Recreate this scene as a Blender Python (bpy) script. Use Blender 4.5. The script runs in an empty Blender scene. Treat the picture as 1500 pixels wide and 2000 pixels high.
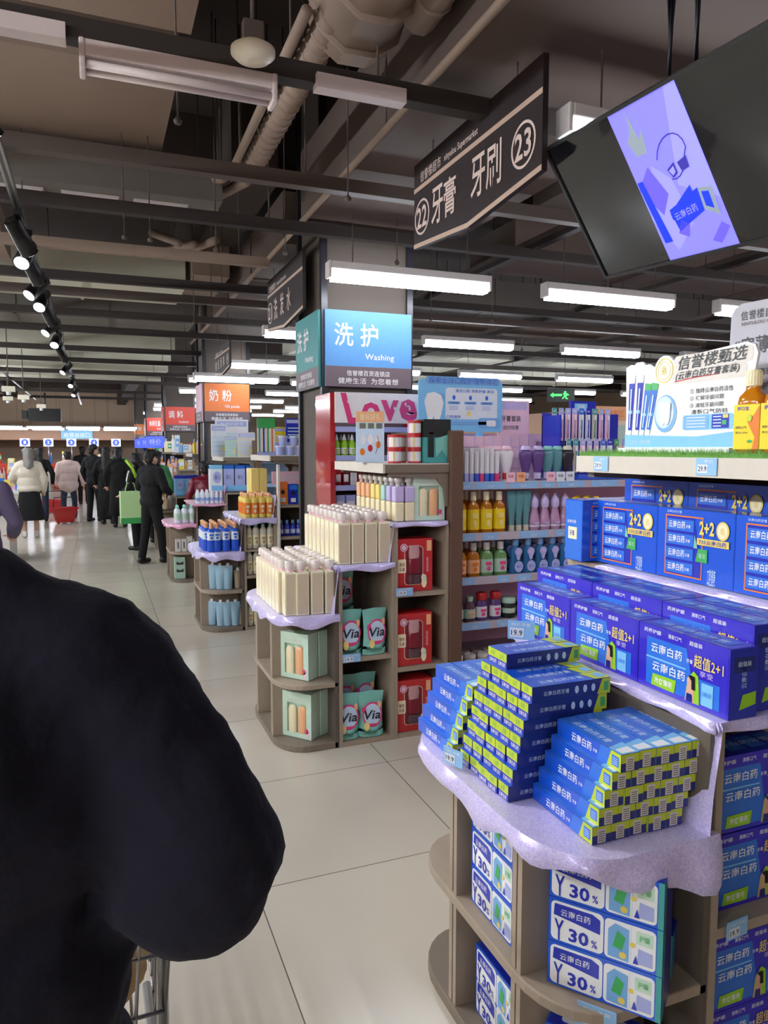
import bpy, bmesh, math, random
from mathutils import Vector, Matrix, Euler
R = math.radians
random.seed(7)
SC = bpy.context.scene
COL = SC.collection

# ---------------------------------------------------------------- camera, world, exposure
cam = bpy.data.cameras.new('camera'); cam.sensor_fit = 'VERTICAL'; cam.sensor_height = 36.0; cam.lens = 36.0 * 1425 / 2000
cam.clip_start = 0.02; cam.clip_end = 200
co = bpy.data.objects.new('camera', cam); COL.objects.link(co)
co.location = (0, 0, 1.6); co.rotation_euler = (R(90 - 4.97), 0, R(-21.5))
SC.camera = co
W = bpy.data.worlds.new('world'); SC.world = W; W.use_nodes = True
W.node_tree.nodes['Background'].inputs[0].default_value = (0.9, 0.93, 1, 1)
W.node_tree.nodes['Background'].inputs[1].default_value = 0.12
SC.view_settings.view_transform = 'Standard'; SC.view_settings.look = 'None'
SC.view_settings.gamma = 1; SC.view_settings.exposure = 0.0
SC.view_settings.use_curve_mapping = False
SC.cycles.use_denoising = True
SC.cycles.max_bounces = 6; SC.cycles.diffuse_bounces = 3; SC.cycles.glossy_bounces = 3
SC.cycles.transmission_bounces = 5; SC.cycles.transparent_max_bounces = 6
TUBE = 24.0          # strength of a lit tube

SPOT = 62.0          # watts of a track spotlight

# ---------------------------------------------------------------- materials
def lin(c):
    return tuple(((v/255/12.92) if v/255 <= .04045 else ((v/255+.055)/1.055)**2.4) for v in c) + (1,)
MATS = {}
def mat(name, c, rough=.5, metal=0, emit=0, trans=0, noise=.06, scale=30, coat=0, alpha=1, bump=0, sheen=0):
    if name in MATS: return MATS[name]
    m = bpy.data.materials.new(name); m.use_nodes = True
    nt = m.node_tree; b = nt.nodes['Principled BSDF']
    L = lin(c)
    b.inputs['Roughness'].default_value = rough; b.inputs['Metallic'].default_value = metal
    if noise and not emit:
        tc = nt.nodes.new('ShaderNodeTexCoord'); nz = nt.nodes.new('ShaderNodeTexNoise'); nz.inputs['Scale'].default_value = scale
        nz.inputs['Detail'].default_value = 3
        mp = nt.nodes.new('ShaderNodeMapRange'); mp.inputs[3].default_value = 1-noise; mp.inputs[4].default_value = 1+noise
        mx = nt.nodes.new('ShaderNodeMix'); mx.data_type = 'RGBA'; mx.blend_type = 'MULTIPLY'; mx.inputs[0].default_value = 1
        nt.links.new(tc.outputs['Object'], nz.inputs['Vector']); nt.links.new(nz.outputs[0], mp.inputs[0])
        mx.inputs[6].default_value = L; nt.links.new(mp.outputs[0], mx.inputs[7]); nt.links.new(mx.outputs[2], b.inputs['Base Color'])
        if bump:
            bp = nt.nodes.new('ShaderNodeBump'); bp.inputs['Strength'].default_value = bump; bp.inputs['Distance'].default_value = .01
            nt.links.new(nz.outputs[0], bp.inputs['Height']); nt.links.new(bp.outputs[0], b.inputs['Normal'])
    else:
        b.inputs['Base Color'].default_value = L
    if emit:
        b.inputs['Emission Color'].default_value = L; b.inputs['Emission Strength'].default_value = emit
    if trans: b.inputs['Transmission Weight'].default_value = trans; b.inputs['IOR'].default_value = 1.4
    if coat: b.inputs['Coat Weight'].default_value = coat
    if sheen: b.inputs['Sheen Weight'].default_value = sheen
    if alpha < 1: b.inputs['Alpha'].default_value = alpha
    MATS[name] = m; return m

mat('white', (235,236,236), .45); mat('offwhite', (214,208,200), .5); mat('black', (8,8,9), .4); mat('darkgrey', (52,52,56), .5)
mat('wood', (120,108,94), .5, scale=12, noise=.12); mat('wood_dark', (92,82,72), .55, scale=10, noise=.15); mat('wood_edge', (158,142,124), .45, noise=.08)
mat('brown_panel', (98,72,56), .5, noise=.05)
mat('ceil', (58,48,43), .9, noise=.15, scale=2); mat('beam', (66,55,49), .85, noise=.2, scale=3); mat('duct', (142,121,105), .7, noise=.1, scale=2)
mat('bigduct', (88,73,65), .8, noise=.12, scale=2); mat('duct_dim', (108,102,94), .7, noise=.12, scale=3); mat('channel', (46,38,34), .75); mat('duct_grey', (206,202,182), .6, noise=.12, scale=3); mat('pipe', (80,68,60), .6, noise=.1); mat('ceil_black', (22,19,18), .9)
mat('tube', (240,246,255), emit=TUBE); mat('tube_off', (215,200,196), .4); mat('tube_cool', (215,240,250), emit=TUBE*.4)
mat('tube_far', (240,246,255), emit=34); mat('tube_fill', (240,246,255), emit=165); mat('housing', (205,198,194), .5); mat('spot_lit', (235,240,255), emit=4)
mat('navy', (13,13,32), .95, noise=.3, scale=60, bump=.25); mat('blackcloth', (13,13,15), .9, noise=.2, scale=40)
mat('blue', (18,84,205), .3, coat=.5); mat('deepblue', (26,44,176), .3, coat=.5); mat('navyblue', (24,40,120), .3, coat=.4); mat('purpleblue', (52,40,190), .3, coat=.4)
mat('lightblue', (126,192,236), .4); mat('paleblue', (196,218,240), .4); mat('skyblue', (120,172,222), .45); mat('teal', (72,160,158), .45)
mat('midblue', (44,112,214), .35, coat=.4); mat('lime', (192,208,48), .4); mat('limegreen', (150,204,40), .4); mat('green', (66,170,92), .4)
mat('gold', (232,206,96), .35); mat('cream', (238,226,186), .4); mat('orange', (226,124,40), .4); mat('signorange', (232,124,62), .5); mat('signred', (222,76,56), .5)
mat('red', (190,32,36), .35, coat=.3); mat('darkred', (120,20,40), .35); mat('pink', (226,60,130), .3, coat=.5); mat('palepink', (240,196,212), .5)
mat('yellow', (246,214,30), .4); mat('purple', (96,66,130), .35); mat('lilac', (196,180,224), .4); mat('skin', (214,166,140), .6); mat('hair', (22,18,18), .6)
mat('mint', (176,206,186), .45); mat('palemint', (196,222,200), .45); mat('aqua', (128,196,182), .35); mat('greybag', (110,108,104), .6)  # second mint is a paler tint for cartons and print
mat('amber', (236,150,20), .1, trans=.5, noise=0); mat('bottleblue', (60,130,190), .12, trans=.35, noise=0); mat('bottleteal', (110,170,176), .12, trans=.35, noise=0)
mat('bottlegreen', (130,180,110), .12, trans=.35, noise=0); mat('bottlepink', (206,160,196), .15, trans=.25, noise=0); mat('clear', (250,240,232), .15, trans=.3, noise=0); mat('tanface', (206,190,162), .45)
mat('creambottle', (244,236,204), .35); mat('beige', (176,160,136), .45); mat('signblue', (92,150,208), .5); mat('signteal', (60,140,140), .5); mat('signtext', (226,204,192), .5); mat('brownsign', (36,22,23), .6); mat('signtan', (196,168,148), .5)
mat('plumsign', (108,92,98), .5); mat('greyboard', (188,186,194), .5); mat('grass', (96,150,62), .8, noise=.4, scale=80)
mat('rail', (186,180,190), .35, metal=.2); mat('rail_beige', (204,196,182), .4); mat('tag', (142,188,230), .4); mat('steel', (170,170,172), .3, metal=1)
mat('tv_bezel', (44,46,46), .3); mat('tv_glass', (15,15,19), .14, coat=.6); mat('sign_off', (60,60,70), .4)
mat('scr', (122,118,246), emit=1.0); mat('scr_light', (138,136,250), emit=1.0); mat('scr_blue', (20,50,235), emit=1.0); mat('scr_dark', (52,44,150), emit=.8)
mat('scr_lime', (128,140,150), emit=.9); mat('scr_shadow', (98,86,206), emit=.9); mat('exitgreen', (60,230,90), emit=2.2); mat('exit_box', (24,34,28), .5)
mat('signwhite', (238,232,234), .5); mat('kraft', (214,176,124), .8, noise=.15); mat('denim', (44,56,78), .85); mat('pinkcoat', (226,200,194), .85, bump=.5)
mat('creamcoat', (216,206,188), .9, bump=.4); mat('greyhair', (130,126,122), .7); mat('greencoat', (70,140,90), .8); mat('purplecoat', (86,76,104), .85)
mat('limebag', (190,226,160), .5); mat('yellowbag', (206,196,60), .6); mat('shoe', (24,22,24), .5); mat('mask', (160,206,222), .7)
mat('pouch', (150,186,206), .3, coat=.3); mat('maroon', (84,56,66), .25, coat=.4); mat('wall', (190,166,142), .8); mat('fascia', (168,132,108), .7)
mat('column', (88,78,70), .7, noise=.06, scale=5); mat('strip_black', (38,36,44), .3); mat('glossred', (170,20,34), .15, coat=1)
mat('fixturewhite', (232,222,200), .4); mat('whitebox', (222,228,236), .4); mat('skinpack', (230,226,232), .35); mat('bluelilac', (168,176,224), .4)

def floor_mat():
    m = bpy.data.materials.new('floor_tiles'); m.use_nodes = True; nt = m.node_tree; b = nt.nodes['Principled BSDF']
    g = nt.nodes.new('ShaderNodeNewGeometry'); br = nt.nodes.new('ShaderNodeTexBrick')
    br.offset = 0; br.squash = 1
    mp = nt.nodes.new('ShaderNodeMapping'); mp.inputs['Location'].default_value = (-.495+.0015, -2.521+.0015, 0)
    nt.links.new(g.outputs['Position'], mp.inputs[0]); nt.links.new(mp.outputs[0], br.inputs['Vector'])
    br.inputs['Scale'].default_value = 1; br.inputs['Brick Width'].default_value = .847; br.inputs['Row Height'].default_value = .84
    br.inputs['Mortar Size'].default_value = .0022; br.inputs['Mortar Smooth'].default_value = .1; br.inputs['Bias'].default_value = 0
    br.inputs['Color1'].default_value = lin((196,188,172)); br.inputs['Color2'].default_value = lin((190,180,164)); br.inputs['Mortar'].default_value = lin((104,96,88))
    nz = nt.nodes.new('ShaderNodeTexNoise'); nz.inputs['Scale'].default_value = 2.2; nz.inputs['Detail'].default_value = 4
    nt.links.new(g.outputs['Position'], nz.inputs['Vector'])
    mr = nt.nodes.new('ShaderNodeMapRange'); mr.inputs[3].default_value = .93; mr.inputs[4].default_value = 1.05; nt.links.new(nz.outputs[0], mr.inputs[0])
    mx = nt.nodes.new('ShaderNodeMix'); mx.data_type = 'RGBA'; mx.blend_type = 'MULTIPLY'; mx.inputs[0].default_value = 1
    nt.links.new(br.outputs['Color'], mx.inputs[6]); nt.links.new(mr.outputs[0], mx.inputs[7]); nt.links.new(mx.outputs[2], b.inputs['Base Color'])
    r2 = nt.nodes.new('ShaderNodeMapRange'); r2.inputs[3].default_value = .16; r2.inputs[4].default_value = .26; nt.links.new(nz.outputs[0], r2.inputs[0])
    nt.links.new(r2.outputs[0], b.inputs['Roughness'])
    return m
def cloth_mat(name, c, c2):
    m = bpy.data.materials.new(name); m.use_nodes = True; nt = m.node_tree; b = nt.nodes['Principled BSDF']
    tc = nt.nodes.new('ShaderNodeTexCoord'); v = nt.nodes.new('ShaderNodeTexVoronoi'); v.inputs['Scale'].default_value = 260
    nt.links.new(tc.outputs['Object'], v.inputs['Vector'])
    cr = nt.nodes.new('ShaderNodeMix'); cr.data_type = 'RGBA'; cr.inputs[6].default_value = lin(c); cr.inputs[7].default_value = lin(c2)
    nt.links.new(v.outputs['Color'], cr.inputs[0]); nt.links.new(cr.outputs[2], b.inputs['Base Color'])
    bp = nt.nodes.new('ShaderNodeBump'); bp.inputs['Strength'].default_value = .5; bp.inputs['Distance'].default_value = .002
    nt.links.new(v.outputs['Color'], bp.inputs['Height']); nt.links.new(bp.outputs[0], b.inputs['Normal'])
    b.inputs['Roughness'].default_value = .28; b.inputs['Metallic'].default_value = .15; b.inputs['Sheen Weight'].default_value = .3
    try: b.inputs['Thin Film Thickness'].default_value = 420; b.inputs['Thin Film IOR'].default_value = 1.5
    except Exception: pass
    MATS[name] = m; return m
cloth_mat('lavender', (188,172,232), (224,216,248)); cloth_mat('pinkcloth', (236,150,196), (246,190,216))
MATS['floor'] = floor_mat()

# ---------------------------------------------------------------- text cache
TXT = {}
def text_geo(s, bold=.012, shear=0, res=2):
    if any(ord(ch) > 0x2e80 for ch in s): bold = min(bold, .011 if bold >= .02 else .006)
    k = (s, bold, shear, res)
    if k in TXT: return TXT[k]
    c = bpy.data.curves.new('t', 'FONT'); c.body = s; c.offset = bold; c.resolution_u = res; c.shear = shear; c.space_character = 1.04
    o = bpy.data.objects.new('t', c); COL.objects.link(o)
    me = o.to_mesh()
    vs = [(v.co.x, v.co.y) for v in me.vertices]; fs = [tuple(p.vertices) for p in me.polygons]
    o.to_mesh_clear(); bpy.data.objects.remove(o); bpy.data.curves.remove(c)
    if not vs: TXT[k] = ([], []); return TXT[k]
    x0 = min(v[0] for v in vs); x1 = max(v[0] for v in vs); y0 = min(v[1] for v in vs); y1 = max(v[1] for v in vs)
    vs = [((x-x0)/max(x1-x0, 1e-6)-.5, (y-y0)/max(y1-y0, 1e-6)-.5) for x, y in vs]
    TXT[k] = (vs, fs); return TXT[k]

# ---------------------------------------------------------------- mesh builder
class MB:
    def __init__(s): s.v = []; s.f = []; s.m = []; s.sm = []; s.names = []
    def mi(s, m):
        if m not in s.names: s.names.append(m)
        return s.names.index(m)
    def add(s, vs, fs, m, smooth=False):
        o = len(s.v); s.v += [tuple(v) for v in vs]; i = s.mi(m)
        for f in fs: s.f.append(tuple(o+k for k in f)); s.m.append(i); s.sm.append(smooth)
    def box(s, x0, x1, y0, y1, z0, z1, m, M=None):
        vs = [Vector(p) for p in ((x0,y0,z0),(x1,y0,z0),(x1,y1,z0),(x0,y1,z0),(x0,y0,z1),(x1,y0,z1),(x1,y1,z1),(x0,y1,z1))]
        if M: vs = [M @ v for v in vs]
        s.add(vs, [(0,3,2,1),(4,5,6,7),(0,1,5,4),(1,2,6,5),(2,3,7,6),(3,0,4,7)], m)
    def prism(s, pts, z0, z1, m, M=None):
        n = len(pts); vs = [Vector((x,y,z0)) for x,y in pts]+[Vector((x,y,z1)) for x,y in pts]
        if M: vs = [M @ v for v in vs]
        s.add(vs, [tuple(range(n-1,-1,-1)), tuple(range(n,2*n))]+[(i,(i+1)%n,n+(i+1)%n,n+i) for i in range(n)], m)
    def lathe(s, prof, m, c=(0,0,0), n=14, sx=1, sy=1, M=None, power=None):
        """prof: list of (radius, z); one material, capped at both ends."""
        vs = []; 
        for r, z in prof:
            for i in range(n):
                a = 2*math.pi*i/n; ca, sa = math.cos(a), math.sin(a)
                if power:
                    ca = math.copysign(abs(ca)**power, ca); sa = math.copysign(abs(sa)**power, sa)
                vs.append(Vector((c[0]+r*sx*ca, c[1]+r*sy*sa, c[2]+z)))
        if M: vs = [M @ v for v in vs]
        k = len(prof)
        fs = [(j*n+i, j*n+(i+1)%n, (j+1)*n+(i+1)%n, (j+1)*n+i) for j in range(k-1) for i in range(n)]
        s.add(vs, fs, m, True)
        s.add([vs[i] for i in range(n)], [tuple(range(n-1,-1,-1))], m); s.add([vs[(k-1)*n+i] for i in range(n)], [tuple(range(n))], m)
    def tube(s, pts, r, m, n=8):
        pts = [Vector(p) for p in pts]; vs = []
        for i, p in enumerate(pts):
            d = (pts[min(i+1, len(pts)-1)]-pts[max(i-1, 0)]).normalized()
            a = d.cross(Vector((0,0,1))); 
            if a.length < 1e-3: a = d.cross(Vector((1,0,0)))
            a.normalize(); b = d.cross(a)
            for k in range(n):
                t = 2*math.pi*k/n; vs.append(p+a*r*math.cos(t)+b*r*math.sin(t))
        k = len(pts)
        fs = [(j*n+i, j*n+(i+1)%n, (j+1)*n+(i+1)%n, (j+1)*n+i) for j in range(k-1) for i in range(n)]
        s.add(vs, fs+[tuple(range(n-1,-1,-1)), tuple(range((k-1)*n, k*n))], m, True)
    def mesh(s, name):
        me = bpy.data.meshes.new(name); me.from_pydata(s.v, [], s.f)
        for n in s.names: me.materials.append(MATS[n])
        me.polygons.foreach_set('material_index', s.m); me.polygons.foreach_set('use_smooth', s.sm)
        bm = bmesh.new(); bm.from_mesh(me); bmesh.ops.recalc_face_normals(bm, faces=[f for f in bm.faces if len(f.edges[0].link_faces) > 1]); bm.to_mesh(me); bm.free()
        me.update(); return me
    def build(s, name, parent=None, loc=(0,0,0), rz=0, label=None, cat=None, group=None, kind=None, bevel=0):
        return place(s.mesh(name), name, loc, rz, label, cat, group, parent, kind, bevel)
def place(me, name, loc=(0,0,0), rz=0, label=None, cat=None, group=None, parent=None, kind=None, bevel=0, rx=0, ry=0):
    o = bpy.data.objects.new(name, me); COL.objects.link(o); o.location = loc; o.rotation_euler = (rx, ry, rz)
    if parent: o.parent = parent
    if label: o['label'] = label
    if cat: o['category'] = cat
    if group: o['group'] = group
    if kind: o['kind'] = kind
    if bevel:
        b = o.modifiers.new('bevel', 'BEVEL'); b.width = bevel; b.segments = 2; b.limit_method = 'ANGLE'
    return o
def empty(name, loc, rz, label, cat, group=None):
    o = bpy.data.objects.new(name, None); COL.objects.link(o); o.location = loc; o.rotation_euler = (0,0,rz); o.empty_display_size = .05
    o['label'] = label; o['category'] = cat
    if group: o['group'] = group
    return o
def dup(root, loc, rz=0, label=None, group=None):
    r = root.copy(); COL.objects.link(r); r.location = loc; r.rotation_euler = (0,0,rz)
    if label: r['label'] = label
    if group: r['group'] = group
    for ch in list(root.children):
        c = ch.copy(); COL.objects.link(c); c.parent = r
        for g in list(ch.children):
            d = g.copy(); COL.objects.link(d); d.parent = c
    return r
class Maker:
    """first call uses the prototype itself, later ones copy it with its parts"""
    def __init__(s, fn): s.fn = fn; s.p = None
    def __call__(s, loc, rz, label, group=None):
        if s.p is None:
            s.p = s.fn(); s.p.location = loc; s.p.rotation_euler = (0,0,rz); s.p['label'] = label
            if group: s.p['group'] = group
            return s.p
        return dup(s.p, loc, rz, label, group)
class Face:
    """a printed face: origin at its lower left corner, u to the right, v up, in metres"""
    def __init__(s, mb, o, u, v, lift=.0006):
        s.mb = mb; s.o = Vector(o); s.u = Vector(u).normalized(); s.v = Vector(v).normalized(); s.n = s.u.cross(s.v); s.k = 0; s.l = lift
    def P(s, x, y, k): return s.o+s.u*x+s.v*y+s.n*(s.l*k)
    def poly(s, pts, m, k=1): s.mb.add([s.P(x,y,k) for x,y in pts], [tuple(range(len(pts)))], m)
    def rect(s, x0, y0, x1, y1, m, k=1): s.poly([(x0,y0),(x1,y0),(x1,y1),(x0,y1)], m, k)
    def ell(s, cx, cy, rx, ry, m, k=1, n=20): s.poly([(cx+rx*math.cos(2*math.pi*i/n), cy+ry*math.sin(2*math.pi*i/n)) for i in range(n)], m, k)
    def ring(s, cx, cy, rx, ry, w, m, k=1, n=28):
        vs = []
        for i in range(n):
            a = 2*math.pi*i/n; vs += [s.P(cx+rx*math.cos(a), cy+ry*math.sin(a), k), s.P(cx+(rx-w)*math.cos(a), cy+(ry-w)*math.sin(a), k)]
        s.mb.add(vs, [(2*i, (2*i+2)%(2*n), (2*i+3)%(2*n), 2*i+1) for i in range(n)], m)
    def rrect(s, x0, y0, x1, y1, r, m, k=1):
        pts = []
        for cx, cy, a0 in ((x1-r,y1-r,0),(x0+r,y1-r,90),(x0+r,y0+r,180),(x1-r,y0+r,270)):
            pts += [(cx+r*math.cos(R(a0+i*18)), cy+r*math.sin(R(a0+i*18))) for i in range(6)]
        s.poly(pts, m, k)
    def frame(s, x0, y0, x1, y1, w, m, k=1):
        s.rect(x0,y0,x1,y0+w,m,k); s.rect(x0,y1-w,x1,y1,m,k); s.rect(x0,y0+w,x0+w,y1-w,m,k); s.rect(x1-w,y0+w,x1,y1-w,m,k)
    def line(s, pts, w, m, k=1):
        for (a,b),(c,d) in zip(pts, pts[1:]):
            q = Vector((c-a, d-b)); 
            if q.length < 1e-9: continue
            q.normalize(); n = Vector((-q.y, q.x))*w/2; e = q*w*.3
            s.poly([(a+n.x-e.x,b+n.y-e.y),(a-n.x-e.x,b-n.y-e.y),(c-n.x+e.x,d-n.y+e.y),(c+n.x+e.x,d+n.y+e.y)], m, k)
    def text(s, t, cx, cy, w, h, m, k=2, bold=.012, shear=0, res=2, rot=0):
        vs, fs = text_geo(t, bold, shear, res)
        c, q = math.cos(rot), math.sin(rot)
        s.mb.add([s.P(cx+(x*w*c-y*h*q), cy+(x*w*q+y*h*c), k) for x,y in vs], fs, m)
def box_faces(mb, w, d, h):
    """faces of a box centred on x, front at y=-d/2: front, right(+x), left(-x), back, top"""
    return dict(front=Face(mb,(-w/2,-d/2,0),(1,0,0),(0,0,1)), right=Face(mb,(w/2,-d/2,0),(0,1,0),(0,0,1)), left=Face(mb,(-w/2,d/2,0),(0,-1,0),(0,0,1)),
                back=Face(mb,(w/2,d/2,0),(-1,0,0),(0,0,1)), top=Face(mb,(-w/2,-d/2,h),(1,0,0),(0,1,0)))
ORD = ['first','second','third','fourth','fifth','sixth','seventh','eighth','ninth','tenth','eleventh','twelfth','thirteenth','fourteenth']

# ================================================================ structure
def struct(name, m, b, bevel=0):
    q = MB(); q.box(*b, m); return q.build(name, kind='structure', bevel=bevel)
XL, XR, YN, YF, ZC = -9.0, 20.0, -4.0, 36.0, 4.3
q = MB(); q.add([(XL,YN,0),(XR,YN,0),(XR,YF,0),(XL,YF,0)], [(0,1,2,3)], 'floor'); q.build('floor', kind='structure')
struct('ceiling', 'ceil', (XL, XR, YN, YF, ZC, ZC+.2))
struct('wall_left', 'wall', (XL-.2, XL, YN, YF, 0, ZC)); struct('wall_right', 'wall', (XR, XR+.2, YN, YF, 0, ZC))
struct('wall_far', 'wall', (XL, XR, YF, YF+.2, 0, ZC)); struct('wall_near', 'wall', (XL, XR, YN-.2, YN, 0, ZC))
# concrete beams under the slab (across the store), one long girder, recessed panels
tn = 0
def trim(m, b):
    global tn; tn += 1; return struct('trim_%d' % tn, m, b)
for y, w, z0 in ((1.0,.4,3.95),(6.3,.45,3.9),(12.2,.5,3.9),(18.0,.5,3.9),(24.4,.5,3.9),(30.9,.5,3.9)): trim('beam', (XL, XR, y, y+w, z0, ZC))
trim('beam', (-3.6, -3.1, YN, YF, 3.95, ZC)); trim('beam', (1.0, 1.35, 5.6, YF, 3.6, ZC))
# dropped fascia above the counters at the far end and above the right hand wall
trim('fascia', (XL, 3.0, 33.0, 33.3, 1.95, 2.5)); trim('fascia', (11.2, 11.5, 11.5, 27, 1.9, 2.55))

# ================================================================ ducts, channels and pipes
def duct(x0, x1, y0, y1, z0, z1, m, label, name='air_duct', seams=6, cat='duct'):
    q = MB(); q.box(x0, x1, y0, y1, z0, z1, m)
    ax = (x1-x0) > (y1-y0); L = (x1-x0) if ax else (y1-y0)
    for i in range(1, seams):
        t = L*i/seams
        if ax: q.box(x0+t-.015, x0+t+.015, y0-.012, y1+.012, z0-.012, z1+.012, m)
        else: q.box(x0-.012, x1+.012, y0+t-.015, y0+t+.015, z0-.012, z1+.012, m)
    q.box((x0+x1)/2-.01,(x0+x1)/2+.01,(y0+y1)/2-.01,(y0+y1)/2+.01,z1,ZC,'pipe')
    return q.build(name, label=label, cat=cat)
duct(-3.0, .47, -1.0, 3.62, 3.5, 3.75, 'duct', 'wide flat pale brown duct overhead at the upper left corner', seams=1)
duct(-3.0, .455, 4.0, 5.3, 3.5, 3.75, 'duct', 'wide flat brown duct behind the unlit twin tube lamp', seams=1)
duct(1.36, 2.5, -2.0, 5.0, 3.12, 3.6, 'bigduct', 'big rectangular duct running over the shelves to the blue sign column', seams=1)
duct(1.42, 2.5, 5.75, 10.8, 3.2, 3.6, 'bigduct', 'big rectangular duct continuing beyond the blue sign column', seams=4)
duct(2.95, 4.6, 1.2, 4.6, 3.3, 3.6, 'bigduct', 'broad brown duct overhead behind the television', seams=1)
duct(5.0, 9.0, 3.2, 4.3, 3.3, 3.6, 'bigduct', 'broad brown duct overhead at the right beyond the television', seams=2)
duct(-4.2, .82, 4.95, 5.45, 3.2, 3.42, 'duct_dim', 'grey duct above the aisle carrying a broken white strip', seams=3)
duct(-4.0, .9, 7.75, 8.7, 3.22, 3.5, 'duct_grey', 'long grey green duct crossing above the main aisle', seams=5)
duct(.95, 1.3, 7.5, 8.5, 3.3, 3.6, 'duct', 'boxy duct joint at the end of the grey green duct', seams=2)
duct(-4.0, 1.25, 9.9, 10.6, 3.22, 3.5, 'duct_dim', 'dim grey duct crossing behind the grey green one', seams=5)
for i, (y, w) in enumerate(((12.9,.75),(14.7,.8),(16.4,.8))):
    duct(-5.0, 1.3+.1*i, y, y+w, 3.25, 3.5, 'duct_grey', 'pale grey duct slat crossing above the far aisle, %s of three going away' % ORD[i], seams=4)
duct(-5.5, 2.6, 18.3, 19.4, 3.25, 3.5, 'duct_grey', 'long pale duct crossing above the far aisle behind the three slats', seams=5)
duct(3.2, 9.0, 7.2, 8.2, 3.15, 3.45, 'duct_dim', 'grey duct above the shelves right of the blue column sign', seams=6)
duct(2.9, 11.2, 10.9, 11.9, 3.1, 3.35, 'duct_grey', 'pale duct low above the far shelves right of the column', seams=9)
duct(2.9, 11.2, 14.0, 15.0, 3.1, 3.35, 'duct_grey', 'second pale duct further back above the far shelves', seams=9)
def pipe(pts, r, m, label, name='ceiling_pipe', cat='pipe', rings=0):
    q = MB(); q.tube(pts, r, m, 10)
    if rings:
        a, b = Vector(pts[0]), Vector(pts[-1])
        for i in range(rings):
            c = a+(b-a)*((i+.5)/rings); d = (b-a).normalized()*.008
            q.tube([c-d, c+d], r*1.1, m, 10)
    for t in (.15,.85):
        p = Vector(pts[0]).lerp(Vector(pts[-1]), t)
        if p.z < ZC-.3: q.tube([p, (p.x,p.y,ZC)], .005, 'pipe', 5)
    return q.build(name, label=label, cat=cat)
pipe([(.93,2.9,3.3),(.94,4.65,3.3)], .06, 'duct', 'fat wrapped pipe running away beside the big duct', rings=22)
pipe([(.82,2.9,3.3),(.835,4.66,3.3)], .024, 'duct', 'thin straight pipe left of the fat wrapped pipe')
pipe([(1.33,2.0,3.11),(1.33,11,3.11)], .018, 'duct', 'thin pipe along the lower left edge of the big duct')
for i, x in enumerate((3.1,4.9,6.7)):
    q = MB(); q.box(x-.03,x+.03,2,20,3.08,3.12,'channel'); q.box(x-.03,x-.02,2,20,3.12,3.16,'pipe'); q.box(x+.02,x+.03,2,20,3.12,3.16,'pipe'); q.tube([(x,6,3.1),(x,6,ZC)],.005,'pipe',5); q.build('cable_tray', label='dark cable tray running away over the shelves, %s from the left' % ORD[i], cat='cable tray')
duct(3.3, 8.0, 5.4, 6.2, 3.25, 3.5, 'bigduct', 'brown duct crossing over the shelves right of the blue sign column', seams=3)
duct(3.3, 9.0, 9.0, 9.7, 3.2, 3.4, 'duct', 'brown duct crossing behind the second lamp row', seams=4)
duct(-4.5, -.6, 6.2, 6.9, 3.15, 3.4, 'duct', 'short brown duct crossing at the left beyond the white strip', seams=3)
pipe([(-1.6,3,3.05),(-1.6,24,3.05)], .02, 'strip_black', 'black cable bar hanging left of the spotlight track')
pipe([(-2.6,6,2.95),(-2.6,24,2.95)], .02, 'strip_black', 'second black bar hanging further left')
for i, (a, b) in enumerate((((.72,6.6,3.35),(.55,7.3,3.6)), ((.85,6.6,3.35),(.72,7.6,3.55)), ((1.0,6.4,3.35),(.9,7.4,3.5)), ((.8,4.8,3.3),(.72,5.5,3.5)), ((.95,4.8,3.3),(.9,5.6,3.45)))):
    pipe([a, b], .035, 'duct', 'short slanted pipe end in the cluster over the aisle, %s of five' % ORD[i])
pipe([(1.05,3.05,3.38),(1.0,2.2,3.42),(.96,1.0,3.45)], .19, 'duct', 'fat insulated hose of brown foil ending at the top centre', name='flexible_duct', cat='duct', rings=9)
pipe([(1.24,2.78,3.3),(1.22,1.0,3.35)], .075, 'duct', 'second thinner insulated hose right of the fat one', name='flexible_duct', cat='duct', rings=6)
# dark steel channels that carry the lamps, right across the store
for i, (y, z, c) in enumerate(((2.86,3.0,'channel'),(3.95,3.0,'pipe'),(4.84,3.02,'channel'),(5.9,3.04,'duct'),(6.75,3.0,'channel'),(7.4,3.0,'pipe'),(8.5,3.0,'channel'),(9.7,3.0,'channel'),(11.5,3.0,'channel'),(13.0,3.0,'channel'),(15.0,3.0,'channel'),(17.0,3.0,'channel'),(20.0,3.0,'channel'),(22.5,3.0,'channel'))):
    q = MB(); xe = 1.33 if c == 'duct' else 13; q.box(-8.9,xe,y-.035,y+.035,z,z+.07,c)
    for x in (-6,-2.2,1.1)+((4.8,8.4) if xe > 2 else ()): q.tube([(x,y,z+.07),(x,y,ZC)],.005,'pipe',5)
    q.build('lamp_channel', label='%s steel channel crossing the store under the ducts, %s from the camera' % ({'channel':'dark','pipe':'brown','duct':'pale'}[c],ORD[i]), cat='ceiling channel')
q = MB(); q.box(.83,1.2,2.8,2.86,2.975,3.03,'tube_off'); q.build('channel_cover', label='pale cover strip on the first channel right of the unlit lamp', cat='cover strip')
q = MB(); q.box(-.6,-.05,2.8,2.86,2.975,3.03,'tube_off'); q.build('channel_cover', label='pale cover strip on the first channel at the left edge', cat='cover strip')
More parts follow.
